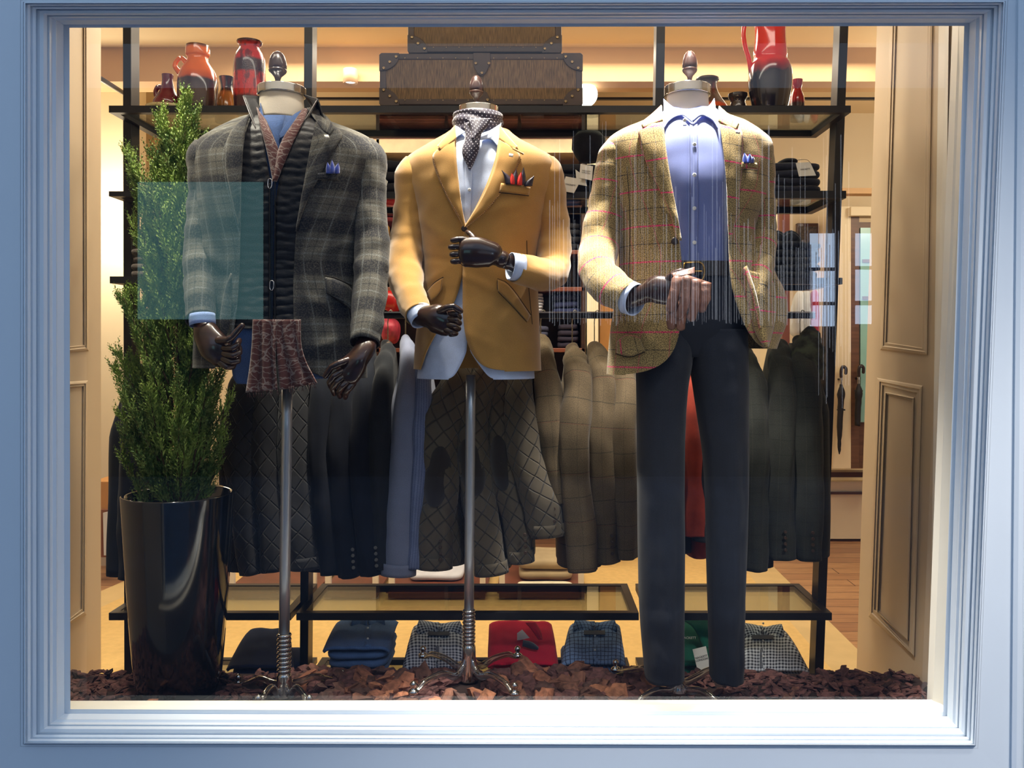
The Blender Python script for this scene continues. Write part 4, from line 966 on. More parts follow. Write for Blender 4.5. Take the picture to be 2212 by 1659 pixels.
# ------------------------------------------------------------------ the black rack and its glass shelves
rack = thing('display_rack', 'black steel display rack with glass shelves and a hanging rail behind the mannequins', 'rack', (P(1036, 0, 3.3).x, 3.3, FZ))
def bar(name, x0, y0, x1, y1, D0, D1, par=rack): return MB().pbox(x0, y0, x1, y1, D0, D1).build(name, black_steel, par, smooth=False, bevel=.002)
def post(xt0, xt1, xb0, xb1, D=3.22, d2=.07):
    k = FZ
    zt = 2.95
    def e(xt, xb, D_):
        yt = VY - (zt - CZ) / D * F; yb = VY + (CZ - FZ) / D * F
        s_ = (xb - xt) / (1460 - 60)
        return Vector(((xt + s_ * (yt - 60) - VX) / F * D, D_, zt)), Vector(((xt + s_ * (yb - 60) - VX) / F * D, D_, FZ))
    a0, b0 = e(xt0, xb0, D); a1, b1 = e(xt1, xb1, D)
    V = [b0, b1, b1 + Vector((0, d2, 0)), b0 + Vector((0, d2, 0)), a0, a1, a1 + Vector((0, d2, 0)), a0 + Vector((0, d2, 0))]
    return mesh('post', V, [(0, 3, 2, 1), (4, 5, 6, 7), (0, 1, 5, 4), (1, 2, 6, 5), (2, 3, 7, 6), (3, 0, 4, 7)], black_steel, rack, smooth=False, bevel=.002)
post(265, 283, 268, 286); post(657, 675, 647, 665); post(1418, 1437, 1396, 1415); post(1814, 1833, 1760, 1779)
def shelf(x0, x1, yt, yb, D0=3.08, D1=3.46, top=False):
    """frame at distance D0 to D1, glass laid in it; photo ys are for the front rail"""
    a = P(x0, yb, D0); c = P(x1, yt, D0); w_ = .028
    m_ = MB(); m_.box((a.x, D0, a.z), (c.x, D0 + w_, c.z)); m_.box((a.x, D1 - w_, a.z), (c.x, D1, c.z))
    m_.box((a.x, D0 + w_, a.z), (a.x + w_, D1 - w_, c.z)); m_.box((c.x - w_, D0 + w_, a.z), (c.x, D1 - w_, c.z))
    o = m_.build('shelf_frame', black_steel, rack, smooth=False)
    g = MB().box((a.x + w_, D0 + w_, c.z - .010), (c.x - w_, D1 - w_, c.z - .002)).build('glass_shelf', shelf_glass, o, smooth=False)
    return c.z
ZS = {}
ZS['top'] = shelf(235, 1838, 228, 243)
ZS['l2'] = shelf(235, 640, 413, 424); ZS['l3'] = shelf(237, 640, 597, 612)
ZS['m2'] = shelf(682, 1400, 414, 428)
ZS['r2'] = shelf(1422, 1828, 412, 428); ZS['r3'] = shelf(1420, 1820, 600, 614)
ZS['lb'] = shelf(235, 628, 1324, 1340); ZS['mb'] = shelf(640, 1380, 1324, 1340); ZS['rb'] = shelf(1400, 1797, 1324, 1340)
zf = shelf(640, 1380, 1503, 1516); shelf(235, 628, 1503, 1516); shelf(1400, 1797, 1503, 1516)
MB().pbox(283, 676, 1762, 688, 3.24, 3.27).build('hanging_rail', black_steel, rack, smooth=False, bevel=.003)
MB().pbox(283, 673, 1762, 676, 3.235, 3.275).build('rail_gloss_strip', brushed, rack, smooth=False)  # bright strip stands in for the gloss along the rail's top edge

# ------------------------------------------------------------------ vases on the top shelf
def glaze(name, stops, z0, z1, rough=.16, drip=.03, bump=0, speck=0):
    """stops (t, colour), t from base to rim; edges run like glaze"""
    s = N(name); s.b.inputs['Roughness'].default_value = rough; s.b.inputs['Coat Weight'].default_value = .6; s.b.inputs['Coat Roughness'].default_value = .06
    tc = s.n('ShaderNodeNewGeometry'); sp = s.n('ShaderNodeSeparateXYZ'); s.l(tc.outputs['Position'], sp.inputs[0])
    t = s.math('DIVIDE', s.math('SUBTRACT', sp.outputs[2], z0), z1 - z0)
    nz = s.noise(26, tc.outputs['Position'], 3, (1, 1, .15))
    t = s.math('ADD', t, s.math('MULTIPLY', s.math('SUBTRACT', nz, .5), drip * 4))
    cr = s.n('ShaderNodeValToRGB'); s.l(t, cr.inputs[0]); el = cr.color_ramp.elements
    while len(el) > 1: el.remove(el[-1])
    el[0].position = stops[0][0]; el[0].color = lin(stops[0][1])
    for p_, c in stops[1:]:
        e = el.new(max(0, min(1, p_))); e.color = lin(c)
    c = cr.outputs[0]
    if speck:
        v = s.noise(55, tc.outputs['Position'], 4, (1, 1, .35)); c = s.mix(s.math('MULTIPLY', s.ss(v, .48, .62), speck), c, lin((60, 14, 26)))
    s.base(c)
    if bump: s.bump(s.noise(220, tc.outputs['Position'], 3), bump, .003)
    return s.m
ZT = ZS['top']
def vase(name, label, cx, prof, D, m, handle=None, cat='vase', tilt=0):
    """prof (half width px, y px) from the base up"""
    k = D / F; X = P(cx, 0, D).x; yb = prof[0][1]; z = lambda y: ZT + (yb - y) * k
    pr = [(0.001, z(yb) + .004)] + [(max(r * k, .001), z(y) + (.0 if i else .001)) for i, (r, y) in enumerate(smooth_pl([(r, y) for r, y in prof], 2))]
    rt = pr[-1]; pr += [(rt[0] * .86, rt[1] + .001), (rt[0] * .8, rt[1] - .012), (rt[0] * .7, rt[1] - .05), (.001, rt[1] - .06)]
    t = thing(name, label, cat, (X, D, ZT))
    MB().lathe((X, D), pr, 40).build('body', m, t)
    if handle:
        dz = z(handle[0][1]) - (CZ - (handle[0][1] - VY) * k)
        pts = [P(x, y, D) + Vector((0, 0, dz)) for x, y in handle]
        MB().tube(pts, [.010, .009, .008, .009, .011][:len(pts)] if len(pts) <= 5 else [.010] + [.0085] * (len(pts) - 2) + [.011], 12, 5).build('handle', m, t)
    return t
def gz(yb, yt, D): 
    k = D / F; return ZT, ZT + (yb - yt) * k
D = 3.2
z0, z1 = gz(228, 78, D)
vase('jug', 'tall orange over brown glazed jug with a small loop handle', 427, [(36, 228), (40, 215), (42, 185), (42, 160), (38, 140), (30, 125), (22, 114), (21, 104), (25, 101), (25, 90), (24, 80)], D,
     glaze('orange_brown_glaze', [(0, (52, 30, 24)), (.3, (74, 50, 42)), (.46, (60, 44, 42)), (.50, (205, 90, 30)), (.6, (238, 112, 34)), (.93, (242, 120, 40)), (.97, (110, 66, 40))], z0, z1, drip=.012),
     [(404, 118), (392, 106), (382, 112), (378, 124), (388, 138)], cat='jug')
z0, z1 = gz(228, 68, D)
vase('vase', 'tall red mottled vase with two rough dark bands', 539, [(31, 228), (33, 215), (34, 190), (34, 120), (30, 100), (22, 88), (20, 82), (26, 76), (27, 71)], D,
     glaze('red_lava_glaze', [(0, (60, 26, 34)), (.2, (74, 34, 40)), (.24, (205, 42, 34)), (.52, (214, 48, 34)), (.56, (64, 42, 46)), (.70, (70, 46, 50)), (.74, (210, 44, 36)), (.93, (190, 34, 34)), (.97, (60, 30, 30))], z0, z1, drip=.008, bump=.35, speck=.75))
z0, z1 = gz(228, 128, 3.32)
vase('vase', 'ochre vase with dark flared neck standing behind the two tall vases', 490, [(24, 228), (27, 212), (24, 180), (15, 162), (12, 150), (17, 130)], 3.32,
     glaze('ochre_glaze', [(0, (190, 130, 40)), (.12, (170, 110, 40)), (.16, (60, 44, 40)), (.30, (64, 46, 40)), (.34, (176, 122, 52)), (.62, (150, 100, 50)), (.68, (50, 40, 42)), (1, (44, 38, 42))], z0, z1, drip=.01))
z0, z1 = gz(216, 140, 3.2)
zo = ZT
bw = thing('bowl', 'shallow cream bowl under the burgundy jug at the left end of the top shelf', 'bowl', (P(362, 0, 3.2).x, 3.2, ZT))
k = 3.2 / F
MB().lathe((P(362, 0, 3.2).x, 3.2), [(.001, ZT + .002), (26 * k, ZT + .002), (40 * k, ZT + 8 * k), (44 * k, ZT + 15 * k), (42 * k, ZT + 15 * k), (36 * k, ZT + 10 * k), (.001, ZT + 7 * k)], 36).build('body', mat('cream_ceramic', (216, 196, 140), .3, coat=.4), bw)
ZT = ZT + 10 * k
vase('jug', 'small burgundy jug with yellow-green foot standing in the cream bowl', 362, [(24, 214), (31, 206), (28, 192), (18, 178), (13, 165), (11, 150), (12, 138)], 3.2,
     glaze('burgundy_glaze', [(0, (120, 110, 40)), (.16, (130, 116, 44)), (.24, (112, 30, 44)), (1, (104, 22, 40))], z0, z1), [(350, 168), (342, 164), (336, 176), (340, 190)], cat='jug')
ZT = ZO = zo
z0, z1 = gz(226, 20, 3.15)
pt_ = vase('pitcher', 'large red pitcher with black drip glaze and a long arched handle', 1664, [(36, 228), (42, 205), (47, 170), (46, 140), (40, 124), (34, 118), (36, 105), (33, 80), (32, 55), (36, 30), (40, 18)], 3.15,
     glaze('red_black_drip', [(0, (26, 22, 28)), (.36, (34, 30, 38)), (.43, (150, 26, 22)), (.50, (226, 44, 32)), (1, (224, 46, 34))], z0, z1, drip=.03), [(1634, 22), (1612, 34), (1606, 60), (1610, 90), (1618, 118), (1624, 150)], cat='pitcher')
z0, z1 = gz(226, 132, 3.3)
vase('vase', 'slim red and dark bottle vase behind the red pitcher', 1722, [(15, 226), (16, 200), (16, 178), (12, 165), (8, 156), (11, 148), (12, 136)], 3.3, glaze('red_bottle_glaze', [(0, (52, 34, 34)), (.38, (58, 36, 34)), (.46, (160, 30, 28)), (1, (176, 26, 30))], z0, z1))
z0, z1 = gz(226, 140, 3.25)
vase('vase', 'squat dark vase with an orange band just right of the acorn finial', 1528, [(40, 226), (46, 214), (44, 204), (34, 190), (25, 176), (20, 162), (19, 150), (26, 144), (24, 140)], 3.25,
     glaze('dark_orange_band_glaze', [(0, (90, 40, 20)), (.09, (206, 82, 20)), (.24, (214, 84, 22)), (.32, (74, 50, 40)), (1, (72, 58, 48))], z0, z1, rough=.4, bump=.2))
z0, z1 = gz(226, 180, 3.2)
vase('vase', 'small dark brown waisted vase between the squat vase and the pitcher', 1594, [(16, 226), (19, 214), (17, 204), (15, 198), (21, 190), (21, 182)], 3.2, glaze('dark_brown_glaze', [(0, (56, 40, 34)), (1, (44, 34, 32))], z0, z1, bump=.2))

# ------------------------------------------------------------------ suitcases
wick = mat('woven_rattan', (98, 77, 50), .7, var=.5, vs=60, stretch=(7, 1, .5), bump=.6, bs=90)
leath = mat('dark_brown_leather', (58, 44, 38), .5, var=.15, vs=20, bump=.2, bs=120)
stud_m = mat('brass_stud', (140, 120, 90), .3, metal=1)
def suitcase(label, x0, y0, x1, y1, D0, dep, ew, latch):
    t = thing('suitcase', label, 'suitcase', P((x0 + x1) / 2, y1, D0 + dep / 2))
    a = P(x0, y1, D0); c = P(x1, y0, D0); k = D0 / F
    MB().box((a.x + .004, D0 + .003, a.z + .003), (c.x - .004, D0 + dep, c.z - .003)).build('body', wick, t, smooth=False, bevel=.02)
    e = ew * k
    m_ = MB()
    for (p, q) in (((a.x, D0, c.z - e), (c.x, D0 + .02, c.z)), ((a.x, D0, a.z), (c.x, D0 + .02, a.z + e)), ((a.x, D0, a.z), (a.x + e, D0 + .02, c.z)), ((c.x - e, D0, a.z), (c.x, D0 + .02, c.z))):
        m_.box(p, q)
    # lid and floor edges running back
    for X in (a.x, c.x - e):
        m_.box((X, D0, c.z - .012), (X + e, D0 + dep, c.z)); m_.box((X, D0, a.z), (X + e, D0 + dep, a.z + .012))
    m_.box((a.x, D0 + dep - .02, a.z), (c.x, D0 + dep, a.z + e)); m_.box((a.x, D0 + dep - .02, c.z - e), (c.x, D0 + dep, c.z))
    m_.build('edge_binding', leath, t, smooth=False, bevel=.004)
    for sx in (0, 1):
        for sy in (0, 1):
            X = x1 if sx else x0; Y = y1 if sy else y0; dx = -1 if sx else 1; dy = -1 if sy else 1; w2, h2 = 42, 34
            if sy and y1 - y0 < 100: pass
            pts = [(X - dx * 1, Y - dy * 1 + dy * 4), (X - dx * 1 + dx * 5, Y - dy * 1), (X + dx * w2, Y - dy)] + [(X + dx * (w2 * math.cos(u) + 0), Y + dy * (h2 * math.sin(u) + 4)) for u in [i * PI / 16 for i in range(0, 9)]][0:8] + [(X - dx, Y + dy * (h2 + 4))]
            if (dx * dy) < 0: pts = pts[::-1]
            cn = extrude_poly(pts, D0 - .004, .008, 'corner_cap', leath, t)
            for (u, v) in ((36, 8), (22, 20), (9, 34)):
                MB().grid(disc(P(X + dx * u, Y + dy * v * .95, D0 - .004), .0055, .004), True, cap1=True).build('rivet', stud_m, cn)
    tk = MB()
    n = int((x1 - x0) / 26)
    for i in range(2, n - 1):
        for Y in (y0 + ew * .75, y1 - ew * .75):
            tk.grid(disc(P(x0 + (x1 - x0) * i / n, Y, D0 - .0005), .0022, .002, n=6), True, cap1=True)
    tag(tk.build('tack', stud_m, t), kind='stuff')
    if latch:
        pts = [(1022, y0 - 1), (1059, y0 - 1), (1059, 138), (1050, 156), (1041, 164), (1031, 158), (1023, 142)]
        l_ = extrude_poly(pts[::-1], D0 - .006, .006, 'latch_tab', leath, t)
        for u, v in ((1028, 137), (1056, 137), (1041, 158)): MB().grid(disc(P(u, v, D0 - .006), .0055, .004), True, cap1=True).build('rivet', stud_m, l_)
        pts = [(1024, 229), (1024, 214), (1032, 200), (1042, 193), (1052, 200), (1058, 214), (1058, 229)]
        l_ = extrude_poly(pts[::-1], D0 - .006, .006, 'hasp_tab', leath, t)
        MB().grid(disc(P(1053, 216, D0 - .006), .0055, .004), True, cap1=True).build('rivet', stud_m, l_)
    return t
suitcase('lower, wider rattan suitcase with dark leather edges on the top shelf', 820, 115, 1258, 227, 3.10, .36, 14, True)
suitcase('upper, narrower rattan suitcase with dark leather edges stacked on the wider one', 881, 0, 1213, 113, 3.13, .32, 14, False)

# ------------------------------------------------------------------ clothes hanging on the rail
def diamond_quilt(name, col, per=.055):
    s = N(name); s.b.inputs['Roughness'].default_value = .8; s.b.inputs['Sheen Weight'].default_value = .2
    uv = s.n('ShaderNodeUVMap'); sp = s.n('ShaderNodeSeparateXYZ'); s.l(uv.outputs[0], sp.inputs[0])
    h = None
    for sg_ in (1, -1):
        v = s.math('ADD', sp.outputs[0], s.math('MULTIPLY', sp.outputs[1], sg_ * .8)); f_ = s.math('ABSOLUTE', s.math('SUBTRACT', s.math('FRACT', s.math('DIVIDE', v, per)), .5))
        k = s.ss(f_, .5, .38); k = s.math('SUBTRACT', 1.0, s.ss(f_, .42, .5)); h = k if h is None else s.math('MULTIPLY', h, k)
    c = lin(col); s.base(s.mix(h, tuple(v * .5 for v in c[:3]) + (1,), c)); s.bump(h, .9, .006); return s.m
olive_q = diamond_quilt('olive_quilting', (84, 74, 58)); black_q = diamond_quilt('black_quilting', (34, 35, 40), .06)
olive_tw = fabric('olive_windowpane_tweed', (96, 82, 62), [(1, .085, .02, .0028, (40, 42, 34), .75, .5), (0, .075, .03, .0022, (44, 42, 34), .4, .5), (1, .17, .06, .003, (120, 62, 50), .35, .5)], weave=.3)
dark_wool = fabric('dark_charcoal_wool', (34, 36, 40), weave=.15); navy_wool = fabric('dark_navy_wool', (22, 26, 36), weave=.12)
blue_cot = fabric('blue_grey_cotton', (118, 124, 146), weave=.08, mottled=.05, sheen=.1); rust = fabric('rust_red_cotton', (138, 50, 34), weave=.06, mottled=.15)
grey_chk = fabric('dark_green_checked_wool', (44, 46, 42), [(1, .05, .01, .002, (20, 22, 22), .5, .5), (0, .045, .01, .002, (76, 74, 64), .3, .5)], weave=.25)
hang_wood = mat('hanger_wood', (96, 70, 44), .4, var=.2)
hw = mat('hanger_wire', (170, 168, 160), .25, metal=1)
suede = mat('brown_suede_patch', (38, 32, 28), .95, var=.15, sheen=.5)
gi = 0
def garment(label, top, path, w0, m, cuffy=None, buttons=False, patch=None, dz=0, Df=3.07, group=None, kind='jacket', hook=True, bodyw=.75, body_bottom=None, wr=.011, collar=False, cat=None, puff=False):
    """a garment hanging sideways on the rail: a sleeve towards the viewer, the body behind it.
    top (x, y) of the hanger neck, path [(x, y, half width)] of the sleeve"""
    global gi; gi += 1
    t = thing(kind, label, cat or kind, (P(top[0], 0, 3.25).x, 3.25, P(0, path[-1][1], Df).z), group)
    n = len(path); pts, rad = [], []
    # shoulder cap starts at the neck and comes forward
    pts.append(P(top[0], top[1] + 6, 3.24)); rad.append((w0 * .24 * Df / F, .022))
    pts.append(P((top[0] + path[0][0]) / 2, (top[1] + path[0][1]) / 2 - 6, 3.16)); rad.append((w0 * .44 * Df / F, .036))
    for i, (x, y, h) in enumerate(path):
        pts.append(P(x, y, Df + (.03 if i == 0 else 0) + dz)); rad.append((h * Df / F, .050 if i < n - 1 else .044))
    sl = MB().tube(pts, rad, 30, 9, cap=False, caps=False, wr=wr, wf=11, seed=gi * 1.37, fold=True).build('sleeve', m, t, solid=.003)
    # body panel behind
    bb = body_bottom or (path[-1][1] - 14); rows, U = [], []
    y0 = top[1] + 14
    for i in range(26):
        y = y0 + (bb - y0) * i / 25
        pc = interp([(p[1], p[0], p[2]) for p in [(top[0], y0, w0 * .5)] + [(p[0], p[1], p[2]) for p in path]], y)
        cx = pc[0] * .6 + top[0] * .4; hwid = max(6, (w0 * .22 + (w0 * bodyw - w0 * .22) * min(1, i / 8)))
        row = []
        for j in range(28):
            th = 2 * PI * j / 28; q = math.copysign(abs(math.cos(th)) ** .7, math.cos(th)); v = math.copysign(abs(math.sin(th)) ** .7, math.sin(th))
            dd = .09 + .10 * min(1, i / 7)
            r_ = 1 + .16 * noise.noise(Vector((th * 2, y * .006, gi)))
            row.append(Vector(((cx - VX) * 3.25 / F + q * hwid * r_ * 3.25 / F, 3.27 + v * dd * .8, CZ - (y - VY) * 3.2 / F))); U.append((th * .15, -y * 3.2 / F))
        rows.append(row)
    MB().grid(rows, True, U, cap0=True).build('body', m, t, solid=.003)
    if collar:
        MB().tube([P(top[0] - 2, top[1] - 2, 3.17), P(top[0], top[1] - 6, 3.24), P(top[0] + 2, top[1], 3.32)], [(w0 * .36 * Df / F, .016)] * 3, 16, 5, wr=.003, seed=gi).build('collar', m, t)
    x, y, h = path[-1]; px_, py_, _ = path[-2]
    if buttons:
        for i in range(4):
            u = i / 4; bx = x + (px_ - x) * .16 * (.3 + u) + h * .35; by = y - 18 - i * 13
            MB().grid(disc(P(bx, by, Df - .055), .0062, .004), True, cap1=True).build('button', MC['horn_button'] if m is not navy_wool and m is not dark_wool else mat('grey_button', (100, 98, 92), .35), sl)
    if cuffy:
        MB().tube([P(x + (px_ - x) * .18, y - 26, Df + dz - .002), P(x, y + 1, Df + dz - .002)], [((h + 2) * Df / F, .051), ((h + 2) * Df / F, .049)], 30, 3, cap=False, caps=False).build('cuff', m, sl, solid=.003)
    if patch:
        cx, cy, rx, ry, tl = patch; rows = []
        for rr_ in (0.02, .4, .7, .92, 1):
            row = []
            for j in range(30):
                a = 2 * PI * j / 30; u = rx * rr_ * math.cos(a); v = ry * rr_ * math.sin(a); u2 = u + v * tl
                row.append(P(cx + u2, cy + v, Df + dz - .0585 + .028 * min(1.3, abs(u) / rx) ** 2 + (.006 if rr_ == 1 else 0)))
            rows.append(row)
        MB().grid(rows, True).build('elbow_patch', suede, sl)
    if hook:
        h_ = thing('hanger', 'wooden hanger of the ' + ' '.join(label.split()[:12]), 'hanger', P(top[0], top[1], 3.25))
        MB().tube([P(top[0], top[1] + 4, 3.25), P(top[0], 708, 3.25), P(top[0], 694, 3.255), P(top[0] + 3, 673, 3.245), P(top[0] + 8, 671, 3.25), P(top[0] + 11, 679, 3.25)], [.002] * 6, 8, 4).build('hook', hw, h_)
        MB().tube([P(top[0], top[1] + 12, 3.20), P(top[0], top[1] + 5, 3.22), P(top[0], top[1] + 1, 3.25), P(top[0], top[1] + 5, 3.30), P(top[0], top[1] + 26, 3.4)], [(.010, .008)] * 5, 10, 4).build('arm', hang_wood, h_)
    return t
GL = 'dark jackets hanging left of the centre pole'
G = garment
G('black quilted jacket hanging nearest the shrub, behind the planter', (300, 790), [(296, 850, 26), (290, 1000, 30), (284, 1120, 26), (280, 1248, 24)], 50, navy_wool)
G('black quilted jacket hanging just right of the shrub pot', (545, 745), [(530, 850, 34), (520, 960, 36), (528, 1090, 32), (545, 1238, 28)], 60, black_q, hook=False)
G('black quilted jacket with brownish lining hanging left of the left pole', (585, 745), [(580, 850, 30), (572, 980, 34), (580, 1100, 32), (590, 1232, 28)], 56, black_q, hook=False)
G('black quilted jacket hanging right behind the left pole', (640, 745), [(636, 850, 30), (640, 980, 38), (650, 1100, 38), (664, 1226, 36)], 60, black_q, hook=False, cuffy=True)
G('very dark navy jacket hanging right of the left pole', (700, 745), [(700, 850, 28), (690, 960, 28), (700, 1090, 28), (714, 1238, 24)], 56, navy_wool, hook=False)
G('very dark navy jacket with a button row on its cuff, left of two alike', (746, 745), [(742, 850, 27), (734, 960, 28), (740, 1090, 27), (756, 1244, 24)], 56, navy_wool, buttons=True, hook=False)
G('very dark navy jacket with a button row on its cuff, beside the blue-grey shirt', (792, 742), [(786, 850, 27), (780, 960, 28), (786, 1090, 27), (806, 1240, 24)], 56, navy_wool, buttons=True, hook=False)
G('dark brown-grey jacket hanging behind the red jacket on the wall rail', (838, 738), [(828, 830, 22), (822, 960, 22), (824, 1090, 22), (826, 1226, 20)], 48, dark_wool)
G('blue-grey cotton shirt with a straight cuff hanging left of the olive jackets', (876, 728), [(884, 800, 20), (878, 900, 28), (874, 1010, 32), (866, 1130, 36), (860, 1240, 37)], 40, blue_cot, cuffy=True, kind='shirt', wr=.004)
G('pale striped blue-grey shirt squeezed behind the blue-grey cotton shirt', (912, 732), [(914, 800, 18), (912, 900, 20), (908, 1010, 20), (900, 1130, 18), (896, 1224, 16)], 38, fabric('striped_blue_shirting', (110, 120, 150), [(0, .012, 0, .003, (60, 70, 110), .7, .5)]), kind='shirt')
G('olive quilted jacket with dark suede elbow patch, leftmost of the olive ones', (1000, 742), [(985, 830, 34), (950, 930, 46), (952, 1040, 40), (940, 1130, 38), (938, 1226, 38)], 66, olive_q, patch=(945, 1030, 32, 66, -.1), cuffy=True, buttons=True)
G('olive quilted jacket with dark suede elbow patch, half behind the centre pole', (1052, 742), [(1040, 840, 32), (1018, 940, 40), (1028, 1040, 38), (1044, 1140, 38), (1062, 1238, 36)], 62, olive_q, patch=(1018, 1010, 30, 62, .15), cuffy=True, dz=.02)
G('olive quilted jacket with a dark patch, right of the centre pole', (1096, 742), [(1090, 840, 28), (1082, 930, 32), (1090, 1030, 34), (1114, 1120, 32), (1126, 1212, 28)], 56, olive_q, patch=(1082, 1000, 24, 60, .1), cuffy=True, buttons=True, dz=.04)
G('olive diamond-quilted jacket with corduroy cuff, its sleeve swung to the right', (1130, 750), [(1122, 850, 28), (1130, 940, 36), (1150, 1030, 40), (1172, 1100, 40), (1186, 1156, 36)], 60, olive_q, cuffy=True, buttons=True, dz=-.01)
G('olive windowpane tweed jacket with a dark scarf at its neck, leftmost of the tweed ones', (1168, 724), [(1182, 830, 28), (1190, 920, 32), (1202, 1010, 26), (1212, 1084, 20)], 56, olive_tw, body_bottom=1120)
G('olive windowpane tweed jacket hanging in front, second of the tweed ones', (1236, 745), [(1250, 830, 30), (1240, 930, 36), (1244, 1040, 34), (1254, 1140, 34), (1262, 1232, 32)], 60, olive_tw, buttons=True, dz=-.03)
G('olive windowpane tweed jacket, third of the tweed ones', (1284, 742), [(1304, 830, 28), (1296, 930, 32), (1300, 1040, 30), (1306, 1130, 28), (1314, 1214, 26)], 58, olive_tw, buttons=True)
G('olive windowpane tweed jacket just left of the charcoal trousers', (1336, 744), [(1352, 830, 26), (1346, 930, 28), (1348, 1040, 28), (1350, 1130, 26), (1354, 1204, 22)], 56, olive_tw)
G('dark charcoal jacket hidden behind the charcoal trousers', (1440, 744), [(1436, 830, 26), (1440, 930, 26), (1450, 1040, 26), (1455, 1200, 24)], 56, dark_wool, hook=False)
G('rust red gathered garment showing between the trouser legs', (1490, 790), [(1490, 850, 12), (1492, 930, 20), (1498, 1020, 27), (1502, 1100, 30), (1503, 1155, 27)], 22, rust, kind='jacket', hook=False, wr=.012, body_bottom=1196, bodyw=.9, collar=False)
G('dark jacket hem low behind the rust red garment', (1545, 744), [(1540, 850, 28), (1534, 960, 30), (1530, 1080, 30), (1524, 1168, 26)], 56, dark_wool, hook=False)
G('dark checked wool jacket hanging just right of the charcoal trousers', (1606, 750), [(1626, 850, 30), (1630, 960, 32), (1628, 1080, 30), (1630, 1230, 26)], 58, grey_chk, hook=False)
G('dark checked wool jacket with cuff buttons, second from the right', (1684, 735), [(1690, 830, 30), (1688, 940, 34), (1684, 1060, 32), (1686, 1206, 30)], 60, grey_chk, buttons=True)
G('dark checked wool jacket with cuff buttons at the right end of the rail', (1728, 728), [(1738, 820, 30), (1742, 940, 34), (1744, 1060, 32), (1746, 1208, 28)], 56, grey_chk, buttons=True)
# ------------------------------------------------------------------ folded clothes
tag_m = mat('white_card_tag', (226, 224, 216), .6, var=.02)
ink = mat('grey_ink', (70, 68, 66), .6)
def swing_tag(par, pts, D, words=None, size=.012, label=None):
    o = extrude_poly(pts, D, .0012, 'price_tag', tag_m, par, bevel=0)
    cx = sum(p[0] for p in pts) / len(pts); cy = sum(p[1] for p in pts) / len(pts)
    if words:
        a = math.atan2(-(pts[1][1] - pts[0][1]), pts[1][0] - pts[0][0])
        text(words, P(cx, cy, D - .0012), size, ink, o, (PI / 2, -a, 0))
    return o
def stack(kind, label, cat, x0, x1, yt, yb, n, D0, D1, m, zb=None, jit=2, e=.32, wr=.006, group=None):
    """n folded garments from photo y yb up to yt, resting at height zb"""
    zb = CZ - (yb - VY) / F * D0 if zb is None else zb; zt = CZ - (yt - VY) / F * D0
    h = (zt - zb) / n; rr = random.Random(int(x0 * 7 + yt)); out = []
    for i in range(n):
        a = P(x0 + rr.uniform(-jit, jit), 0, D0); c = P(x1 + rr.uniform(-jit, jit), 0, D0)
        o = MB().softbox((a.x, D0 + rr.uniform(0, .01), zb + i * h), (c.x, D1, zb + (i + 1) * h * 1.0 + .001), e=e, n=12, wr=wr * min(1, h / .03), seed=i * 3.3, fr=16).build(kind, m if not isinstance(m, list) else m[i % len(m)])
        lb = label if n == 1 else '%s, %s' % (ORD[n - 1 - i], label)
        tag(o, lb, cat, group); out.append(o)
    return out
navy_knit = mat('navy_knit', (28, 32, 48), .95, var=.25, vs=20, bump=.6, bs=300, sheen=.2); grey_knit = mat('grey_brown_knit', (92, 82, 76), .95, var=.2, vs=20, bump=.6, bs=300, sheen=.2)
black_knit = mat('black_knit', (24, 24, 28), .95, var=.25, vs=20, bump=.5, bs=300); white_cot = mat('white_cotton', (214, 216, 226), .85, var=.05, vs=20)
blue_trim = fabric('navy_royal_print', (20, 26, 50), [(0, .09, .02, .026, (66, 96, 190), 1, .3)], weave=.05)
g = 'folded grey-brown jumpers on the left end of the third shelf'
stack('folded_jumper', 'folded grey-brown jumper, left end of third shelf', 'jumper', 276, 352, 536, 597, 4, 3.12, 3.42, grey_knit, ZS['l3'], group=g)
stack('folded_jumper', 'folded navy jumper with blue trim behind the shrub', 'jumper', 312, 418, 340, 413, 2, 3.12, 3.42, blue_trim, ZS['l2'])
o = stack('knitted_hat', 'rounded navy knit heap on top of the navy jumpers behind the shrub', 'clothing', 345, 412, 318, 342, 1, 3.16, 3.36, blue_trim, None, e=.8)
stack('folded_jumper', 'charcoal jumper on the shelf behind the plaid jacket', 'jumper', 520, 640, 370, 413, 2, 3.12, 3.42, black_knit, ZS['l2'])
g = 'dark knitwear on the middle shelf'
m1_ = stack('folded_jumper', 'dark jumper between plaid and mustard jackets', 'jumper', 800, 874, 342, 414, 3, 3.10, 3.42, black_knit, ZS['m2'], group=g)
swing_tag(m1_[-1], [(828, 382), (838, 392), (832, 412), (824, 410)], 3.08)
m2_ = stack('folded_jumper', 'dark jumper in the tagged pile left of the tweed jacket', 'jumper', 1192, 1294, 350, 414, 3, 3.10, 3.42, black_knit, ZS['m2'], group=g)
swing_tag(m2_[-1], [(1222, 381), (1256, 387), (1240, 417), (1212, 412)], 3.07, 'HACKETT', .008)
swing_tag(m2_[-1], [(1254, 354), (1281, 359), (1279, 390), (1251, 384)], 3.085, 'HACKETT\nLONDON', .007)
swing_tag(m2_[-1], [(1243, 366), (1262, 380), (1268, 402), (1246, 398)], 3.095)
hf = thing('hat', 'round black felt hat on a small stand above the tagged dark jumpers', 'hat', P(1272, 350, 3.3))
MB().lathe((P(1272, 0, 3.3).x, 3.3), [(.001, P(0, 350, 3.3).z), (.035, P(0, 350, 3.3).z), (.05, P(0, 340, 3.3).z), (.066, P(0, 322, 3.3).z), (.064, P(0, 300, 3.3).z), (.045, P(0, 287, 3.3).z), (.001, P(0, 284, 3.3).z)], 28).build('crown', black_knit, hf)
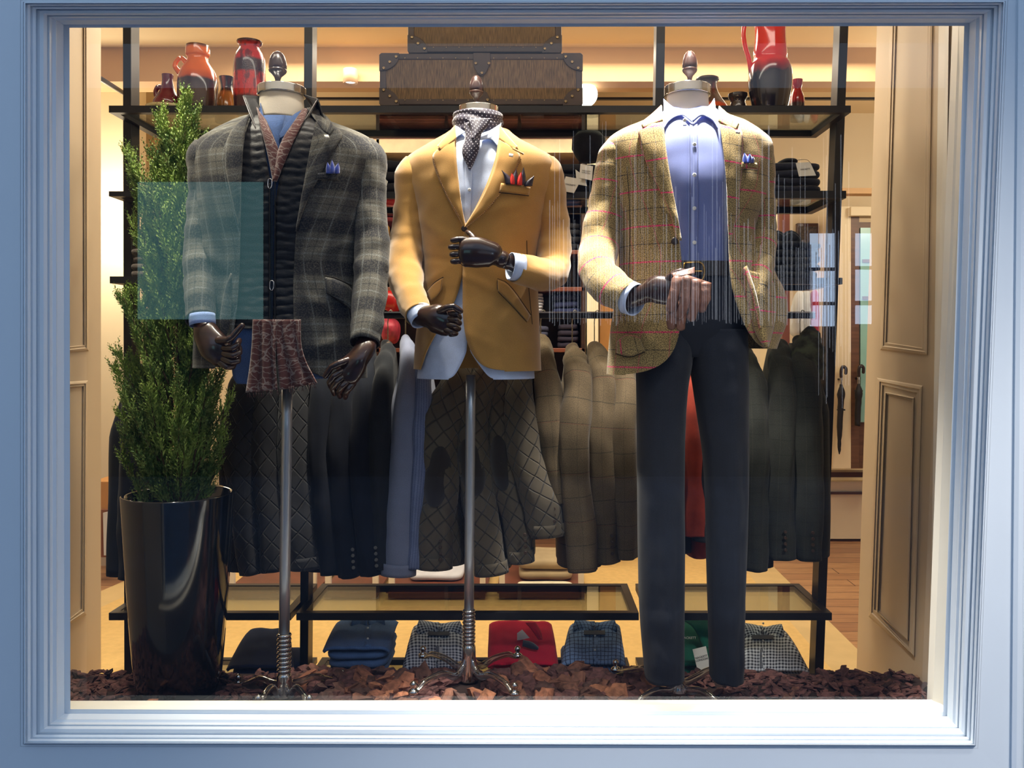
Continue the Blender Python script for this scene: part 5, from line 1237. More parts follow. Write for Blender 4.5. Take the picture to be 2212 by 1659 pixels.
r2_ = stack('folded_jumper', 'dark navy jumper in the tagged pile right of the tweed jacket', 'jumper', 1655, 1782, 348, 412, 4, 3.10, 3.42, navy_knit, ZS['r2'])
r2b = stack('knitted_hat', 'small rolled black cap on top of the tagged navy jumpers', 'cap', 1692, 1730, 337, 352, 1, 3.14, 3.26, black_knit, None, e=.7)
swing_tag(r2_[-1], [(1719, 352), (1750, 350), (1763, 379), (1726, 381)], 3.07, 'HACKETT', .008)
MB().tube([P(1722, 346, 3.075), P(1742, 345, 3.07), P(1751, 352, 3.068)], [.0008] * 3, 6, 4).build('tag_string', black_steel, r2_[-1])
plaid_sh = fabric('grey_check_flannel', (54, 58, 62), [(0, .05, .01, .012, (22, 26, 32), .7, .4), (1, .05, .01, .012, (22, 26, 32), .7, .4), (0, .05, .03, .003, (130, 134, 136), .5, .4)], weave=.2)
stack('folded_shirt', 'grey checked flannel shirt right of the tweed jacket', 'shirt', 1662, 1778, 520, 600, 5, 3.10, 3.42, plaid_sh, ZS['r3'], jit=5, wr=.012)
for x0, x1, lb in ((1668, 1690, 'upright dark shirt collar at the left of the checked flannel stack'), (1694, 1722, 'upright dark shirt collar at the middle of the checked flannel stack')):
    tag(MB().tube([P(x0, 520, 3.15), P((x0 + x1) / 2, 510, 3.13), P(x1, 522, 3.15)], [(.012, .022)] * 3, 14, 4, side=(0, 1, 0)).build('shirt_collar', plaid_sh), lb, 'collar')
# ---- shirts and trousers laid out on the bottom shelf
ging = check('navy_gingham', (196, 200, 216), (30, 36, 66), .0115); ging2 = check('black_white_gingham', (210, 214, 222), (26, 30, 48), .0115)
blchk = fabric('blue_windowpane_shirting', (110, 134, 176), [(0, .014, 0, .0028, (26, 32, 60), .95, .3), (1, .014, 0, .0028, (26, 32, 60), .95, .3)], weave=.05)
red_pq = fabric('crimson_pique', (176, 18, 48), weave=.1); denim2 = fabric('washed_denim', (74, 100, 146), weave=.15); navy_tw = fabric('navy_twill', (30, 42, 74), weave=.12); green_pq = fabric('dark_green_pique', (14, 84, 66), weave=.1)
def laid(kind, label, cat, top, bot, m, collar=None, buttons=True, pocket=False, layers=1, cut=False):
    """top (xl, xr, y) far edge, bot (xl, xr, y) near edge of a folded garment propped on the bottom shelf"""
    Df, Dn = 3.40, 3.12
    n = 22; rows, U = [], []
    def D_(t): return Df + (Dn - Df) * t
    for i in range(n + 1):
        t = i / n; y = top[2] + (bot[2] - top[2]) * t; D = D_(t)
        xl = top[0] + (bot[0] - top[0]) * t ** .8; xr = top[1] + (bot[1] - top[1]) * t ** .8
        row = []
        for j in range(n + 1):
            u = j / n; x = xl + (xr - xl) * u
            edge = min(1, min(u, 1 - u) * 9) ** .5
            p = P(x, y, D); p.z += .012 * edge - .012 + .004 * noise.noise(Vector((x * .04, y * .05, bot[0]))) * edge
            row.append(p); U.append((x * 3.2 / F, -y * 3.2 / F))
        rows.append(row)
    t_ = thing(kind, label, cat, (P((bot[0] + bot[1]) / 2, 0, Dn).x, 3.26, zf))
    MB().grid(rows, U=U).build('front', m, t_, solid=.012 if layers == 1 else .01)
    # folded thickness below: front roll and further layers
    a = P(bot[0], bot[2], Dn); c = P(bot[1], bot[2], Dn)
    for k in range(layers):
        f0 = k / max(1, layers)
        dz_ = .02 + .03 * k
        z1 = a.z - .012 - .03 * k
        if z1 - .03 < zf: break
        MB().softbox((a.x + .004 * k, Dn - .004, z1 - .03), (c.x - .004 * k, 3.40, z1), e=.4, n=10, wr=.006, seed=k, fr=18).build('fold', m, t_)
    cx = (top[0] + top[1]) / 2
    def S(x, y, up=.008):
        t = (y - top[2]) / (bot[2] - top[2]); p = P(x, y, D_(t)); return p + Vector((0, -.003, up))
    if collar:
        w_, h_, drop = collar
        for sx in (-1, 1):
            rows = []; U = []
            for i in range(10):
                u = i / 9
                o1 = (cx + sx * w_ * u * .92, top[2] - h_ * (1 - abs(u - .5) * .25) * (.35 + .65 * u)); tip = (cx + sx * w_ * u * 1.05 + sx * 2, top[2] + drop * (.45 + .75 * math.sin(PI * min(1, u * .9)) ** 2 * (1 if u < .62 else .8)))
                row = []
                for j in range(6):
                    v = j / 5; x = o1[0] + (tip[0] - o1[0]) * v; y = o1[1] + (tip[1] - o1[1]) * v
                    p = P(x, y, Df - .02 - .05 * v); p.z += .016 * math.sin(PI * v) ; row.append(p); U.append((x * 3.2 / F + y * .0008 * sx, -y * 3.2 / F * 1.6))
                rows.append(row)
            MB().grid(rows, U=U).build('collar', m, t_, solid=.004)
        MB().grid(disc(S(cx, top[2] + 2, .03), .004, .003), True, cap1=True).build('button', MC['pearl_button'], t_)
        pl = MB().grid([[S(cx - 7, y), S(cx + 7, y)] for y in [top[2] + 8 + (bot[2] - top[2] - 10) * i / 8 for i in range(9)]], U=[(q * .012, -.04 * i) for i in range(9) for q in (0, 1)]).build('placket', m, t_, solid=.003)
        for yy in (.35, .72): MB().grid(disc(S(cx, top[2] + (bot[2] - top[2]) * yy, .014), .0042, .003), True, cap1=True).build('button', MC['pearl_button'], t_)
    if cut:   # neck label strip
        q = [S(cx - 24, top[2] + 22, .02), S(cx + 22, top[2] + 22, .02), S(cx + 22, top[2] + 31, .02), S(cx - 24, top[2] + 31, .02)]
        mesh('size_strip', q, [(3, 2, 1, 0)], mat('navy_label', (22, 26, 44), .6), t_, smooth=False, solid=.002)
    return t_
laid('folded_trousers', 'folded dark navy trousers between the planter and the left pole', 'trousers', (540, 622, 1362), (492, 632, 1444), navy_tw, layers=2)
laid('folded_jeans', 'folded washed-blue denim between the left and centre poles', 'jeans', (732, 858, 1342), (700, 838, 1404), denim2, collar=(34, 8, 26), buttons=False, layers=3)
laid('folded_shirt', 'navy and white small gingham shirt, folded, left of the centre pole', 'shirt', (898, 1000, 1352), (872, 1000, 1448), ging, collar=(46, 12, 26), cut=True)
rp = laid('folded_polo', 'crimson folded polo shirt with a white inner label, on the bottom shelf', 'polo shirt', (1060, 1188, 1346), (1056, 1204, 1438), red_pq, layers=2)
swing_tag(rp, [(1128, 1360), (1144, 1378), (1117, 1384), (1117, 1368)], 3.27)
ribbon(None, [(1136, 1346, 3.3), (1150, 1362, 3.26), (1166, 1382, 3.22)], [(1156, 1346, 3.3), (1168, 1366, 3.26), (1170, 1382, 3.22)], bulge=.01).build('collar', red_pq, rp, solid=.004)
ribbon(None, [(1130, 1382, 3.22), (1150, 1386, 3.21), (1164, 1398, 3.2)], [(1128, 1396, 3.2), (1146, 1402, 3.19), (1162, 1404, 3.18)], bulge=.01).build('emblem_patch', navy_knit, rp, solid=.003)
laid('folded_shirt', 'light blue folded shirt with dark windowpane checks, left of the trousers', 'shirt', (1236, 1334, 1350), (1214, 1348, 1436), blchk, collar=(44, 12, 26), cut=True)
gp = laid('folded_polo', 'dark green folded polo shirt with a white tag between the trouser legs', 'polo shirt', (1476, 1545, 1344), (1466, 1560, 1440), green_pq)
swing_tag(gp, [(1496, 1403), (1525, 1396), (1534, 1440), (1507, 1449)], 3.06, 'HACKETT\nLONDON', .010)
ribbon(None, [(1478, 1342, 3.3), (1500, 1356, 3.24), (1520, 1400, 3.16)], [(1530, 1340, 3.3), (1532, 1360, 3.24), (1530, 1400, 3.16)], bulge=.014).build('collar', green_pq, gp, solid=.004)
o_ = text('HACKETT', P(1488, 1378, 3.17), .012, mat('pale_thread', (190, 190, 180), .7), gp, name='embroidery')
laid('folded_shirt', 'black and white gingham shirt folded at the right end of the bottom shelf', 'shirt', (1606, 1690, 1360), (1603, 1745, 1450), ging2, collar=(42, 14, 26), cut=True)

# ------------------------------------------------------------------ planter and juniper
gloss = mat('gloss_black_glaze', (16, 18, 22), .1, var=.1, coat=.8)
PD = 2.78; kx = P(386, 0, PD).x; kk = PD / F
def zz(y): return CZ - (y - VY) * kk
ptr = thing('planter', 'tall tapering glossy black planter on the left', 'planter', (kx, PD, PZ - .02))
pr = [(.001, PZ - .02), (76 * kk, PZ - .02), (80 * kk, PZ + .0)] + [((84 + (115 - 84) * (t ** .75)) * kk, PZ + (zz(1068) - PZ) * t) for t in [i / 14 for i in range(1, 15)]]
pr += [(115 * kk, zz(1066)), (112 * kk, zz(1064)), (105 * kk, zz(1068)), (100 * kk, zz(1110)), (.001, zz(1112))]
MB().lathe((kx, PD), pr, 56).build('pot', gloss, ptr)
MB().lathe((kx, PD), [(.001, zz(1108)), (99 * kk, zz(1108)), (98 * kk, zz(1100)), (.001, zz(1098))], 32).build('soil', mat('dark_soil', (30, 22, 18), .95, bump=.6, bs=80), ptr)
def leafmat():
    s = N('juniper_green'); s.b.inputs['Roughness'].default_value = .6
    oi = s.n('ShaderNodeNewGeometry'); nz = s.noise(9, oi.outputs['Position'], 3); nf = s.noise(60, oi.outputs['Position'], 2)
    c = s.mix(s.ss(nz, .35, .65), lin((58, 92, 38)), lin((128, 156, 66))); c = s.mix(s.math('MULTIPLY', s.ss(nf, .4, .7), .5), c, lin((176, 188, 104)))
    s.base(c); s.b.inputs['Subsurface Weight'].default_value = 0; return s.m
jun = leafmat()
shb = thing('juniper', 'upright feathery green juniper growing in the black planter', 'shrub', (kx, PD, zz(1098)))
rr = random.Random(11)
trk = MB()
prof_l = [(205, 398, 403), (240, 392, 408), (290, 376, 420), (340, 345, 436), (400, 312, 448), (520, 300, 450), (640, 282, 456), (760, 265, 470), (860, 262, 482), (940, 275, 478), (1000, 300, 462), (1072, 335, 430)]
fol = MB()
def sprig(base, d, L, n_l):
    """one feathery shoot: a stem with small scale leaves that hug it"""
    d = d.normalized(); a = d.orthogonal().normalized(); b_ = d.cross(a); V, Fc = [], []
    sw = .0011
    for i in range(n_l):
        t = (i + .6) / n_l; c = base + d * L * t + Vector((0, 0, .12 * L * t * t)); an = i * 2.4 + rr.random()
        o = a * math.cos(an) + b_ * math.sin(an); ln = L * .30 * (1.05 - .75 * t) + .003; dl = (d * 1.0 + o * .62).normalized(); wv = dl.cross(o).normalized() * (.0016 + .0012 * (1 - t))
        k = len(V); V += [c - wv * .6, c + dl * ln * .5 - wv, c + dl * ln, c + dl * ln * .5 + wv]; Fc.append((k, k + 1, k + 2, k + 3))
        # second little leaf off this one
        m2 = c + dl * ln * .45; d2 = (dl + wv.normalized() * .7).normalized(); w2 = d2.cross(o).normalized() * .0012
        k = len(V); V += [m2, m2 + d2 * ln * .3 - w2, m2 + d2 * ln * .55, m2 + d2 * ln * .3 + w2]; Fc.append((k, k + 1, k + 2, k + 3))
        d3 = (dl - wv.normalized() * .7).normalized()
        k = len(V); V += [m2, m2 + d3 * ln * .3 - w2, m2 + d3 * ln * .55, m2 + d3 * ln * .3 + w2]; Fc.append((k, k + 1, k + 2, k + 3))
    e = base + d * L + Vector((0, 0, .12 * L)); k = len(V); V += [base - a * sw, base + a * sw, e]; Fc.append((k, k + 1, k + 2))
    fol.add(V, Fc, [(0, 0)] * len(V))
def branch(p0, p1, r0, dens, spread, L0, L1):
    n = max(3, int((p1 - p0).length * dens))
    trk.tube([p0, p0.lerp(p1, .5) + Vector((rr.uniform(-.01, .01), rr.uniform(-.01, .01), 0)), p1], [r0, r0 * .7, r0 * .25], 6, 2, cap=False)
    ax = (p1 - p0).normalized()
    for i in range(n):
        t = rr.random() ** .8; c = p0.lerp(p1, t); o = Vector((rr.gauss(0, 1), rr.gauss(0, 1), rr.gauss(0, .5))).normalized()
        d = (ax * 1.0 + o * spread + Vector((0, 0, .5))).normalized()
        sprig(c + o * .012 * rr.random(), d, rr.uniform(L0, L1) * (1.05 - .4 * t), 11)
base = Vector((kx, PD, zz(1098)))
top = P(402, 205, 2.86)
branch(base, top - Vector((0, 0, .22)), .012, 40, .8, .05, .08)
# shoots: starting low and rising outward to clump tips
clumps = []
for i in range(120):
    y = 1040 - (1040 - 275) * ((i + rr.random()) / 120) ** 1.35
    xl, xr = interp([(q[0], q[1], q[2]) for q in prof_l], y)
    u = rr.uniform(-1, 1); u = math.copysign(abs(u) ** .6, u); an = rr.uniform(-1, 1)
    xc = (xl + xr) / 2; hw = (xr - xl) / 2
    tip = P(xc + u * hw, y, PD + .04); tip.y += an * hw * kk * .8 * math.sqrt(max(0, 1 - u * u * .7))
    rise = .10 + .16 * rr.random()
    st = Vector((kx + (tip.x - kx) * .25, PD + (tip.y - PD) * .25, max(zz(1095), tip.z - rise - .10)))
    clumps.append((st, tip))
for px, py in ((346, 245), (352, 262), (398, 200), (404, 215), (270, 318), (262, 640), (252, 762), (250, 800), (262, 980), (498, 862), (478, 800), (282, 372), (330, 330), (436, 300), (420, 250), (300, 430), (288, 480), (470, 1000), (480, 935)):
    tip = P(px, py, 2.82); st = Vector((kx + (tip.x - kx) * .35, PD, tip.z - .24)); clumps.append((st, tip))
for st, tip in clumps: branch(st, tip, .004, 235, .6, .035, .085)
tag(fol.build('foliage', jun, shb, smooth=False), kind='stuff')
tag(trk.build('branches', mat('juniper_bark', (70, 52, 36), .9), shb), kind='stuff')

# ------------------------------------------------------------------ bark chips on the platform
def chip_mat(i, c):
    return mat('bark_%d' % i, c, .85, var=.45, vs=45, bump=.8, bs=140, stretch=(1, 1, 1))
cm_big = [chip_mat(i, c) for i, c in enumerate([(138, 88, 66), (112, 74, 58), (92, 62, 52), (160, 106, 78), (80, 56, 50)])]
cm_sml = [chip_mat(i + 5, c) for i, c in enumerate([(96, 62, 58), (78, 50, 50), (112, 74, 60), (64, 42, 42)])]
def chip_mesh(seed, sx, sy, sz, m):
    r_ = random.Random(seed); n = r_.choice([5, 5, 6]); V = []
    for zl, sc_ in ((-1, .8), (-.35, 1.0), (.4, .92), (1, .62)):
        for j in range(n):
            a = 2 * PI * j / n + r_.uniform(-.25, .25); q = sc_ * r_.uniform(.6, 1.3)
            V.append(Vector((sx * q * math.cos(a), sy * q * math.sin(a), sz * (zl + r_.uniform(-.35, .35)))))
    Fc = [(k * n + j, k * n + (j + 1) % n, (k + 1) * n + (j + 1) % n, (k + 1) * n + j) for k in range(3) for j in range(n)]
    Fc += [tuple(range(n - 1, -1, -1)), tuple(3 * n + j for j in range(n))]
    me = bpy.data.meshes.new('bark_chip'); me.from_pydata([tuple(v) for v in V], [], Fc); me.materials.append(m); me.update(); return me
rr = random.Random(21)
big = [chip_mesh(i, .038, .024, .013, cm_big[i % 5]) for i in range(14)]
sml = [chip_mesh(50 + i, .026, .012, .005, cm_sml[i % 4]) for i in range(14)]
placed = 0
X0, X1 = -1.70, 1.28
def is_big(x, y): 
    px = VX + x / y * F
    return 640 < px < 1440 or (y < 2.6 and rr.random() < .35)
cand = []
for i in range(400):
    x = X0 + (X1 - X0) * ((i * .618034) % 1); y = 2.58 + .34 * rr.random() ** .9
    cand.append((x, y))
HUBS = [((P(614, 0, 2.7).x, 2.7), [(515, 2.86), (740, 2.9), (558, 2.52), (668, 2.52)]), ((P(1013, 0, 2.86).x, 2.86), [(893, 2.66), (914, 3.02), (1118, 3.02), (1112, 2.66)]), ((P(1466, 0, 2.66).x, 2.66), [(1330, 2.92), (1366, 2.5), (1560, 2.5), (1600, 2.9)])]
SEG = [(h, (P(px, 0, D).x, D)) for h, fs in HUBS for px, D in fs]
def clear(x, y, r=.035):
    for (ax, ay), (bx, by) in SEG:
        dx, dy = bx - ax, by - ay; t = max(0, min(1, ((x - ax) * dx + (y - ay) * dy) / (dx * dx + dy * dy)))
        q = math.hypot(x - ax - dx * t, y - ay - dy * t)
        if q < r: return False
    for (ax, ay), _ in HUBS:
        if abs(x - ax) < .05 and y < ay and ay - y < .2: return False
    return math.hypot(x - kx, y - PD) > .135
def zone(x):
    px = VX + x / 2.75 * F
    for lim, nm in ((250, 'in the left corner before the panelled wall'), (500, 'at the foot of the black planter'), (735, 'around the left steel stand'), (880, 'between the left and centre stands'), (1140, 'around the centre stand'), (1330, 'between the centre and right stands'), (1620, 'around the right clear-legged stand'), (1800, 'below the right end of the rack'), (9999, 'in the right corner before the panelled wall')):
        if px < lim: return nm
for x, y in cand:
    if not clear(x, y): continue
    b_ = is_big(x, y); me = rr.choice(big if b_ else sml)
    o = bpy.data.objects.new('bark_chip', me); COL.objects.link(o)
    s_ = rr.uniform(.7, 1.45) if b_ else rr.uniform(.7, 1.5)
    hgt = .0
    o.location = (x, y, PZ + rr.uniform(-.02, .012) + (.014 if b_ else .0)); o.rotation_euler = (rr.uniform(-.9, .9), rr.uniform(-.7, .7), rr.uniform(0, 6.28)); o.scale = (s_, s_, s_)
    placed += 1
    far = 'back row of the mulch' if y > 2.77 else 'front row of the mulch'
    tone = {0: 'reddish', 1: 'mid-brown', 2: 'dark brown', 3: 'pale orange-brown', 4: 'greyish brown'}[big.index(me) % 5] if b_ else {0: 'purplish', 1: 'dark plum-brown', 2: 'warm brown', 3: 'blackish brown'}[sml.index(me) % 4]
    lb = '%s %s %s, %s' % (tone, 'chunky bark piece' if b_ else 'thin bark sliver', zone(x), 'back' if y > 2.77 else 'front')
    tag(o, lb, 'bark', lb.replace('piece', 'pieces').replace('sliver', 'slivers'))
    if placed >= 295: break
rest = MB()
for i in range(2600):
    x = rr.uniform(X0, X1); y = rr.uniform(2.40, 2.93); b_ = is_big(x, y); me = rr.choice(big if b_ else sml)
    if not clear(x, y, .02): continue
    M = Matrix.Translation((x, y, PZ + rr.uniform(-.012, .010))) @ Matrix.Rotation(rr.uniform(0, 6.28), 4, 'Z') @ Matrix.Rotation(rr.uniform(-.9, .9), 4, 'X') @ Matrix.Scale(rr.uniform(.6, 1.3), 4)
    rest.add([M @ v.co for v in me.vertices], [tuple(p.vertices) for p in me.polygons])
tag(rest.build('bark_mulch', cm_sml[0], smooth=False), 'deep layer of broken brown bark covering the display platform', 'bark', kind='stuff')
bed = MB().box((-1.74, 2.3, .455), (1.3, 2.93, .475)); tag(bed.build('mulch_bed', mat('mulch_dark', (44, 28, 24), .95, bump=.8, bs=60), smooth=False), 'dark crumbled bark bed under the larger pieces', 'bark', kind='stuff')
# ------------------------------------------------------------------ the shop behind the rack
sand = mat('sand_rug', (226, 188, 118), .95, var=.05, vs=30, bump=.5, bs=200); sandb = mat('rug_border', (214, 184, 128), .9, var=.05)
def fz_pt(px, py): 
    D = (CZ - FZ) / ((py - VY) / F); return P(px, py, D)
zr = .008
def rug(label, q):
    t = thing('rug', label, 'rug', (sum(v.x for v in q) / 4, sum(v.y for v in q) / 4, FZ))
    c = sum(q, Vector()) / 4
    V = [v + Vector((0, 0, zr)) for v in q]; n = len(q)
    inner = [c + (v - c) * .90 + Vector((0, 0, zr + .002)) for v in q]
    mesh('border', V + [v - Vector((0, 0, zr)) for v in V], [(0, 1, 2, 3)] + [(i, i + 4, (i + 1) % 4 + 4, (i + 1) % 4) for i in range(4)], sandb, t, smooth=False)
    mesh('pile', inner, [(0, 1, 2, 3)], sand, t, smooth=False, solid=.002, soff=1)
a, b_ = fz_pt(1640, 1196), fz_pt(1850, 1404)
d = (b_ - a).normalized()
e2 = a + d * 3.0
L_ = fz_pt(262, 1262); y_far = a.y
rug('large sand-coloured rug with a paler border on the shop floor', [Vector((L_.x + .1, y_far, FZ)), Vector((a.x, y_far, FZ)), Vector((a.x + d.x / max(.1, -d.y) * (y_far - 3.0), 3.0, FZ)), Vector((L_.x - .3, 3.0, FZ))])
# dark wall unit with folded clothes behind the centre
unit_m = mat('dark_walnut_unit', (52, 30, 20), .45, var=.25, vs=4, stretch=(1, 1, 10), coat=.2); lip = mat('reddish_walnut_edge', (112, 62, 44), .4, var=.2)
U0, U1 = 5.2, 5.65
un = thing('shelving_unit', 'dark walnut wall shelving unit filled with folded clothes behind the centre mannequin', 'shelving', (P(1050, 0, U0).x, U0, FZ))
ub = P(0, 1200, U0).z
def ubx(nm, x0, y0, x1, y1, m=unit_m, D0=U0, D1=U1): return MB().pbox(x0, y0, x1, y1, D0, D1).build(nm, m, un, smooth=False, bevel=.003)
ubx('back', 812, 246, 1262, 1010, D0=U1 - .02, D1=U1)
for x in (812, 960, 1118, 1256): ubx('upright', x, 246, x + 8, 1010)
for y in (440, 540, 620, 752, 860): ubx('shelf', 812, y, 1264, y + 9, lip)
ubx('top', 806, 292, 1270, 300, lip); ubx('top', 806, 240, 1270, 246, unit_m)
ubx('glow_band', 806, 300, 1270, 330, mat('cream_glow_paint', (244, 224, 180), .5))  # pale band: lamp glow above the shelves put into the colour
def ust(kind, label, x0, x1, yt, yb, n, m, group=None): return stack(kind, label, kind.split('_')[-1], x0, x1, yt, yb, n, U0 + .06, U1 - .05, m, None, jit=1.5, group=group)
ust('folded_shirt', 'white shirt on the wall unit, right of the mustard jacket', 1128, 1174, 632, 680, 7, white_cot)
ust('folded_shirt', 'navy shirt on the wall unit beside the white shirts', 1194, 1256, 635, 680, 3, mat('navy_cotton', (44, 54, 96), .85, var=.1), )
ust('folded_jumper', 'purple-grey jumper on the unit above the hanging tweed jackets', 1206, 1250, 700, 752, 4, mat('aubergine_knit', (46, 40, 56), .95, var=.2))
ust('folded_jumper', 'blue-grey jumper on the unit beside the mustard jacket', 1140, 1186, 704, 752, 4, mat('slate_knit', (60, 62, 82), .95, var=.2))
ust('folded_jumper', 'black jumper on the unit between the left mannequins', 826, 880, 380, 440, 4, black_knit)
ust('folded_jumper', 'black jumper on the unit just left of the tweed sleeve', 1200, 1255, 480, 540, 4, black_knit)
ust('folded_jumper', 'maroon jumper on the wall unit between the plaid and mustard sleeves', 826, 880, 456, 480, 2, mat('maroon_knit', (110, 34, 34), .95, var=.2))
bt = thing('bottle', 'small amber glass bottle with a yellow cap between the two left mannequins', 'bottle', P(832, 520, 5.1))
MB().lathe((P(832, 0, 5.1).x, 5.1), [(.001, P(0, 522, 5.1).z), (.028, P(0, 522, 5.1).z), (.028, P(0, 492, 5.1).z), (.014, P(0, 484, 5.1).z), (.014, P(0, 474, 5.1).z), (.001, P(0, 474, 5.1).z)], 18).build('body', mat('amber_glass', (120, 86, 40), .15, coat=.5), bt)
ubx('shelf', 812, 521, 900, 527, mat('pale_metal_shelf', (170, 160, 150), .4), D0=5.02)
# white emblem decorations on the upper band of the unit
e1 = thing('ornament', 'white ornament above the centre, left of the patterned one', 'ornament', P(1148, 258, 5.0))
MB().tube([P(1126, 252, 5.1), P(1138, 262, 5.08), P(1148, 266, 5.06), P(1160, 262, 5.08), P(1172, 250, 5.1)], [(.03, .02), (.04, .02), (.045, .02), (.04, .02), (.03, .02)], 12, 4).build('drape', white_cot, e1)
MB().pbox(1136, 264, 1162, 272, 5.02, 5.1).build('base', white_cot, e1, smooth=False, bevel=.004)
e2_ = thing('cushion', 'small dark cushion with a pale crossed flag pattern near the ceiling', 'cushion', P(1210, 268, 5.0))
MB().softbox(tuple(P(1192, 270, 5.05)), tuple(P(1228, 249, 5.05) + Vector((0, .08, 0))), e=.6).build('pad', black_knit, e2_)
fm = MB()
for (x0, y0, x1, y1) in ((1194, 251, 1226, 268), (1226, 251, 1194, 268), (1192, 259.5, 1228, 259.5), (1210, 249, 1210, 270)):
    a = P(x0, y0, 5.04); c = P(x1, y1, 5.04); fm.tube([a, c], [.006, .006], 6, 1, cap=False)
fm.build('flag_bars', white_cot, e2_)
# big dark ceiling display behind the suitcase (bust form on top of the unit)
# red bag / garments hanging at the left of the unit
rb = thing('jacket', 'glossy red puffer jacket seen between plaid sleeve and mustard sleeve', 'jacket', P(842, 735, 4.9))
MB().softbox(tuple(P(818, 672, 4.9)), tuple(P(860, 626, 4.9) + Vector((0, .2, 0))), e=.6, wr=.02, fr=10).build('upper', mat('red_nylon', (168, 24, 22), .3, var=.2, coat=.3), rb)
MB().softbox(tuple(P(818, 740, 4.9)), tuple(P(858, 682, 4.9) + Vector((0, .2, 0))), e=.6, wr=.02, fr=10).build('lower', mat('pink_red_print', (150, 44, 60), .5, var=.4, vs=25), rb)
# cream pilaster, orange post and pillars
def st_box(nm, x0, y0, x1, y1, D0, D1, m): return tag(MB().pbox(x0, y0, x1, y1, D0, D1).build(nm, m, smooth=False), kind='structure')
st_box('pillar_1', 1268, 240, 1292, 1160, 5.2, 5.35, mat('pale_cream_paint', (242, 226, 190), .5, var=.01))
st_box('pillar_2', 1296, 600, 1330, 1160, 5.5, 5.6, mat('honey_wood', (196, 140, 76), .5, var=.15, vs=4))
st_box('pillar_3', 1690, 420, 1706, 1100, 5.0, 5.1, lip); st_box('pillar_4', 1660, 430, 1688, 1120, 5.3, 5.5, MC['pale_cream_paint'])
st_box('trim_8', 1820, 406, 1960, 418, 5.6, 5.7, soffit_m)
# picture in a dark frame and hanging shirts seen right of the tweed jacket
pf = thing('picture', 'dark-framed picture on the right back wall above the flannel shirts', 'picture', P(1745, 560, 6.08))
MB().pbox(1722, 482, 1768, 560, 6.06, 6.10).build('frame', walnut, pf, smooth=False, bevel=.004)
MB().pbox(1727, 489, 1764, 554, 6.05, 6.062).build('print', mat('dark_mottled_print', (74, 64, 52), .6, var=.6, vs=60), pf, smooth=False)
for i, (x, c, nm) in enumerate(((1724, (206, 208, 206), 'white shirt'), (1738, (190, 194, 196), 'pale grey shirt'), (1756, (150, 26, 34), 'dark red shirt'))):
    t = MB().tube([P(x + 4, 636, 5.3), P(x, 650, 5.25), P(x - 2, 680, 5.22), P(x - 2, 716, 5.22)], [(.015, .02), (.03, .08), (.038, .08), (.04, .08)], 18, 5, wr=.006, seed=i).build('hanging_shirt', mat('cloth_%s' % nm.replace(' ', '_'), c, .85, var=.1))
    tag(t, nm + ' hanging on the far rail, right of the tweed jacket', 'shirt')
mj = thing('jacket', 'dark floral camouflage jacket hanging at the far right of the rack rail', 'jacket', P(1742, 830, 3.25))
cam_m = mat('floral_camouflage', (46, 50, 36), .85, var=.85, vs=30)
MB().tube([P(1750, 716, 3.30), P(1748, 740, 3.2), P(1742, 780, 3.16), P(1730, 830, 3.14), P(1724, 860, 3.14)], [(.012, .02), (.05, .05), (.066, .06), (.06, .06), (.04, .04)], 24, 6, wr=.012, seed=4).build('body', cam_m, mj)
# right: shop door, window, umbrellas
dr_wood = mat('brown_door_wood', (104, 72, 50), .45, var=.2, vs=4, stretch=(1, 1, 10))
door = tag(MB().pbox(1838, 468, 1856, 1012, 5.75, 5.82).build('door_1', dr_wood, smooth=False), kind='structure')
MB().pbox(1856, 480, 1900, 1012, 5.77, 5.81).build('leaf', dr_wood, door, smooth=False)
MB().pbox(1859, 492, 1900, 912, 5.75, 5.77).build('glazing', mat('mint_backed_glass', (150, 196, 184), .2, var=.03), door, smooth=False)
MB().pbox(1868, 940, 1900, 1004, 5.755, 5.77).build('lower_panel', mat('brown_panel_wood', (86, 58, 42), .45), door, smooth=False, bevel=.004)
for y in (560, 640): MB().pbox(1864, y, 1900, y + 7, 5.74, 5.76).build('glazing_bar', dr_wood, door, smooth=False)
MB().pbox(1838, 446, 1905, 466, 5.7, 5.82).build('lintel', cream, door, smooth=False, bevel=.004)
st_box('trim_9', 1798, 446, 1838, 1012, 5.75, 5.82, cream)
umb_m = mat('black_umbrella_cloth', (20, 20, 26), .6, var=.2, vs=40)
def umbrella(label, px, y0, y1, D):
    t = thing('umbrella', label, 'umbrella', P(px, y1, D))
    MB().tube([P(px - 1, y0 + 22, D), P(px - 1, y0 + 8, D), P(px + 3, y0, D), P(px + 9, y0 + 4, D), P(px + 9, y0 + 14, D)], [.011] * 5, 10, 5).build('crook_handle', mat('dark_cane', (40, 28, 24), .3, coat=.4), t)
    MB().tube([P(px - 1, y0 + 22, D), P(px - 1, y0 + 44, D)], [.008, .008], 8, 2).build('shaft', chrome, t)
    MB().tube([P(px - 1, y0 + 40, D), P(px - 1, y0 + 60, D), P(px - 2, y0 + 80, D), P(px - 4, y0 + 130, D), P(px - 5, y1 - 14, D), P(px - 5, y1, D)], [.010, .026, .020, .018, .010, .004], 14, 5, wr=.003, wf=50).build('canopy', umb_m, t)
    MB().pbox(px - 3, y0 + 26, px + 2, y0 + 30, D, 5.76).build('peg', black_steel, t, smooth=False)
    MB().pbox(px - 8, (y0 + y1) / 2 - 2, px + 8, (y0 + y1) / 2 + 1, D, D + .02).build('tie', umb_m, t, smooth=False)
umbrella('rolled black umbrella with crook handle, left of two by the door', 1818, 792, 980, 5.70)
umbrella('rolled black umbrella with crook handle, right one against the door glass', 1856, 790, 900, 5.70)
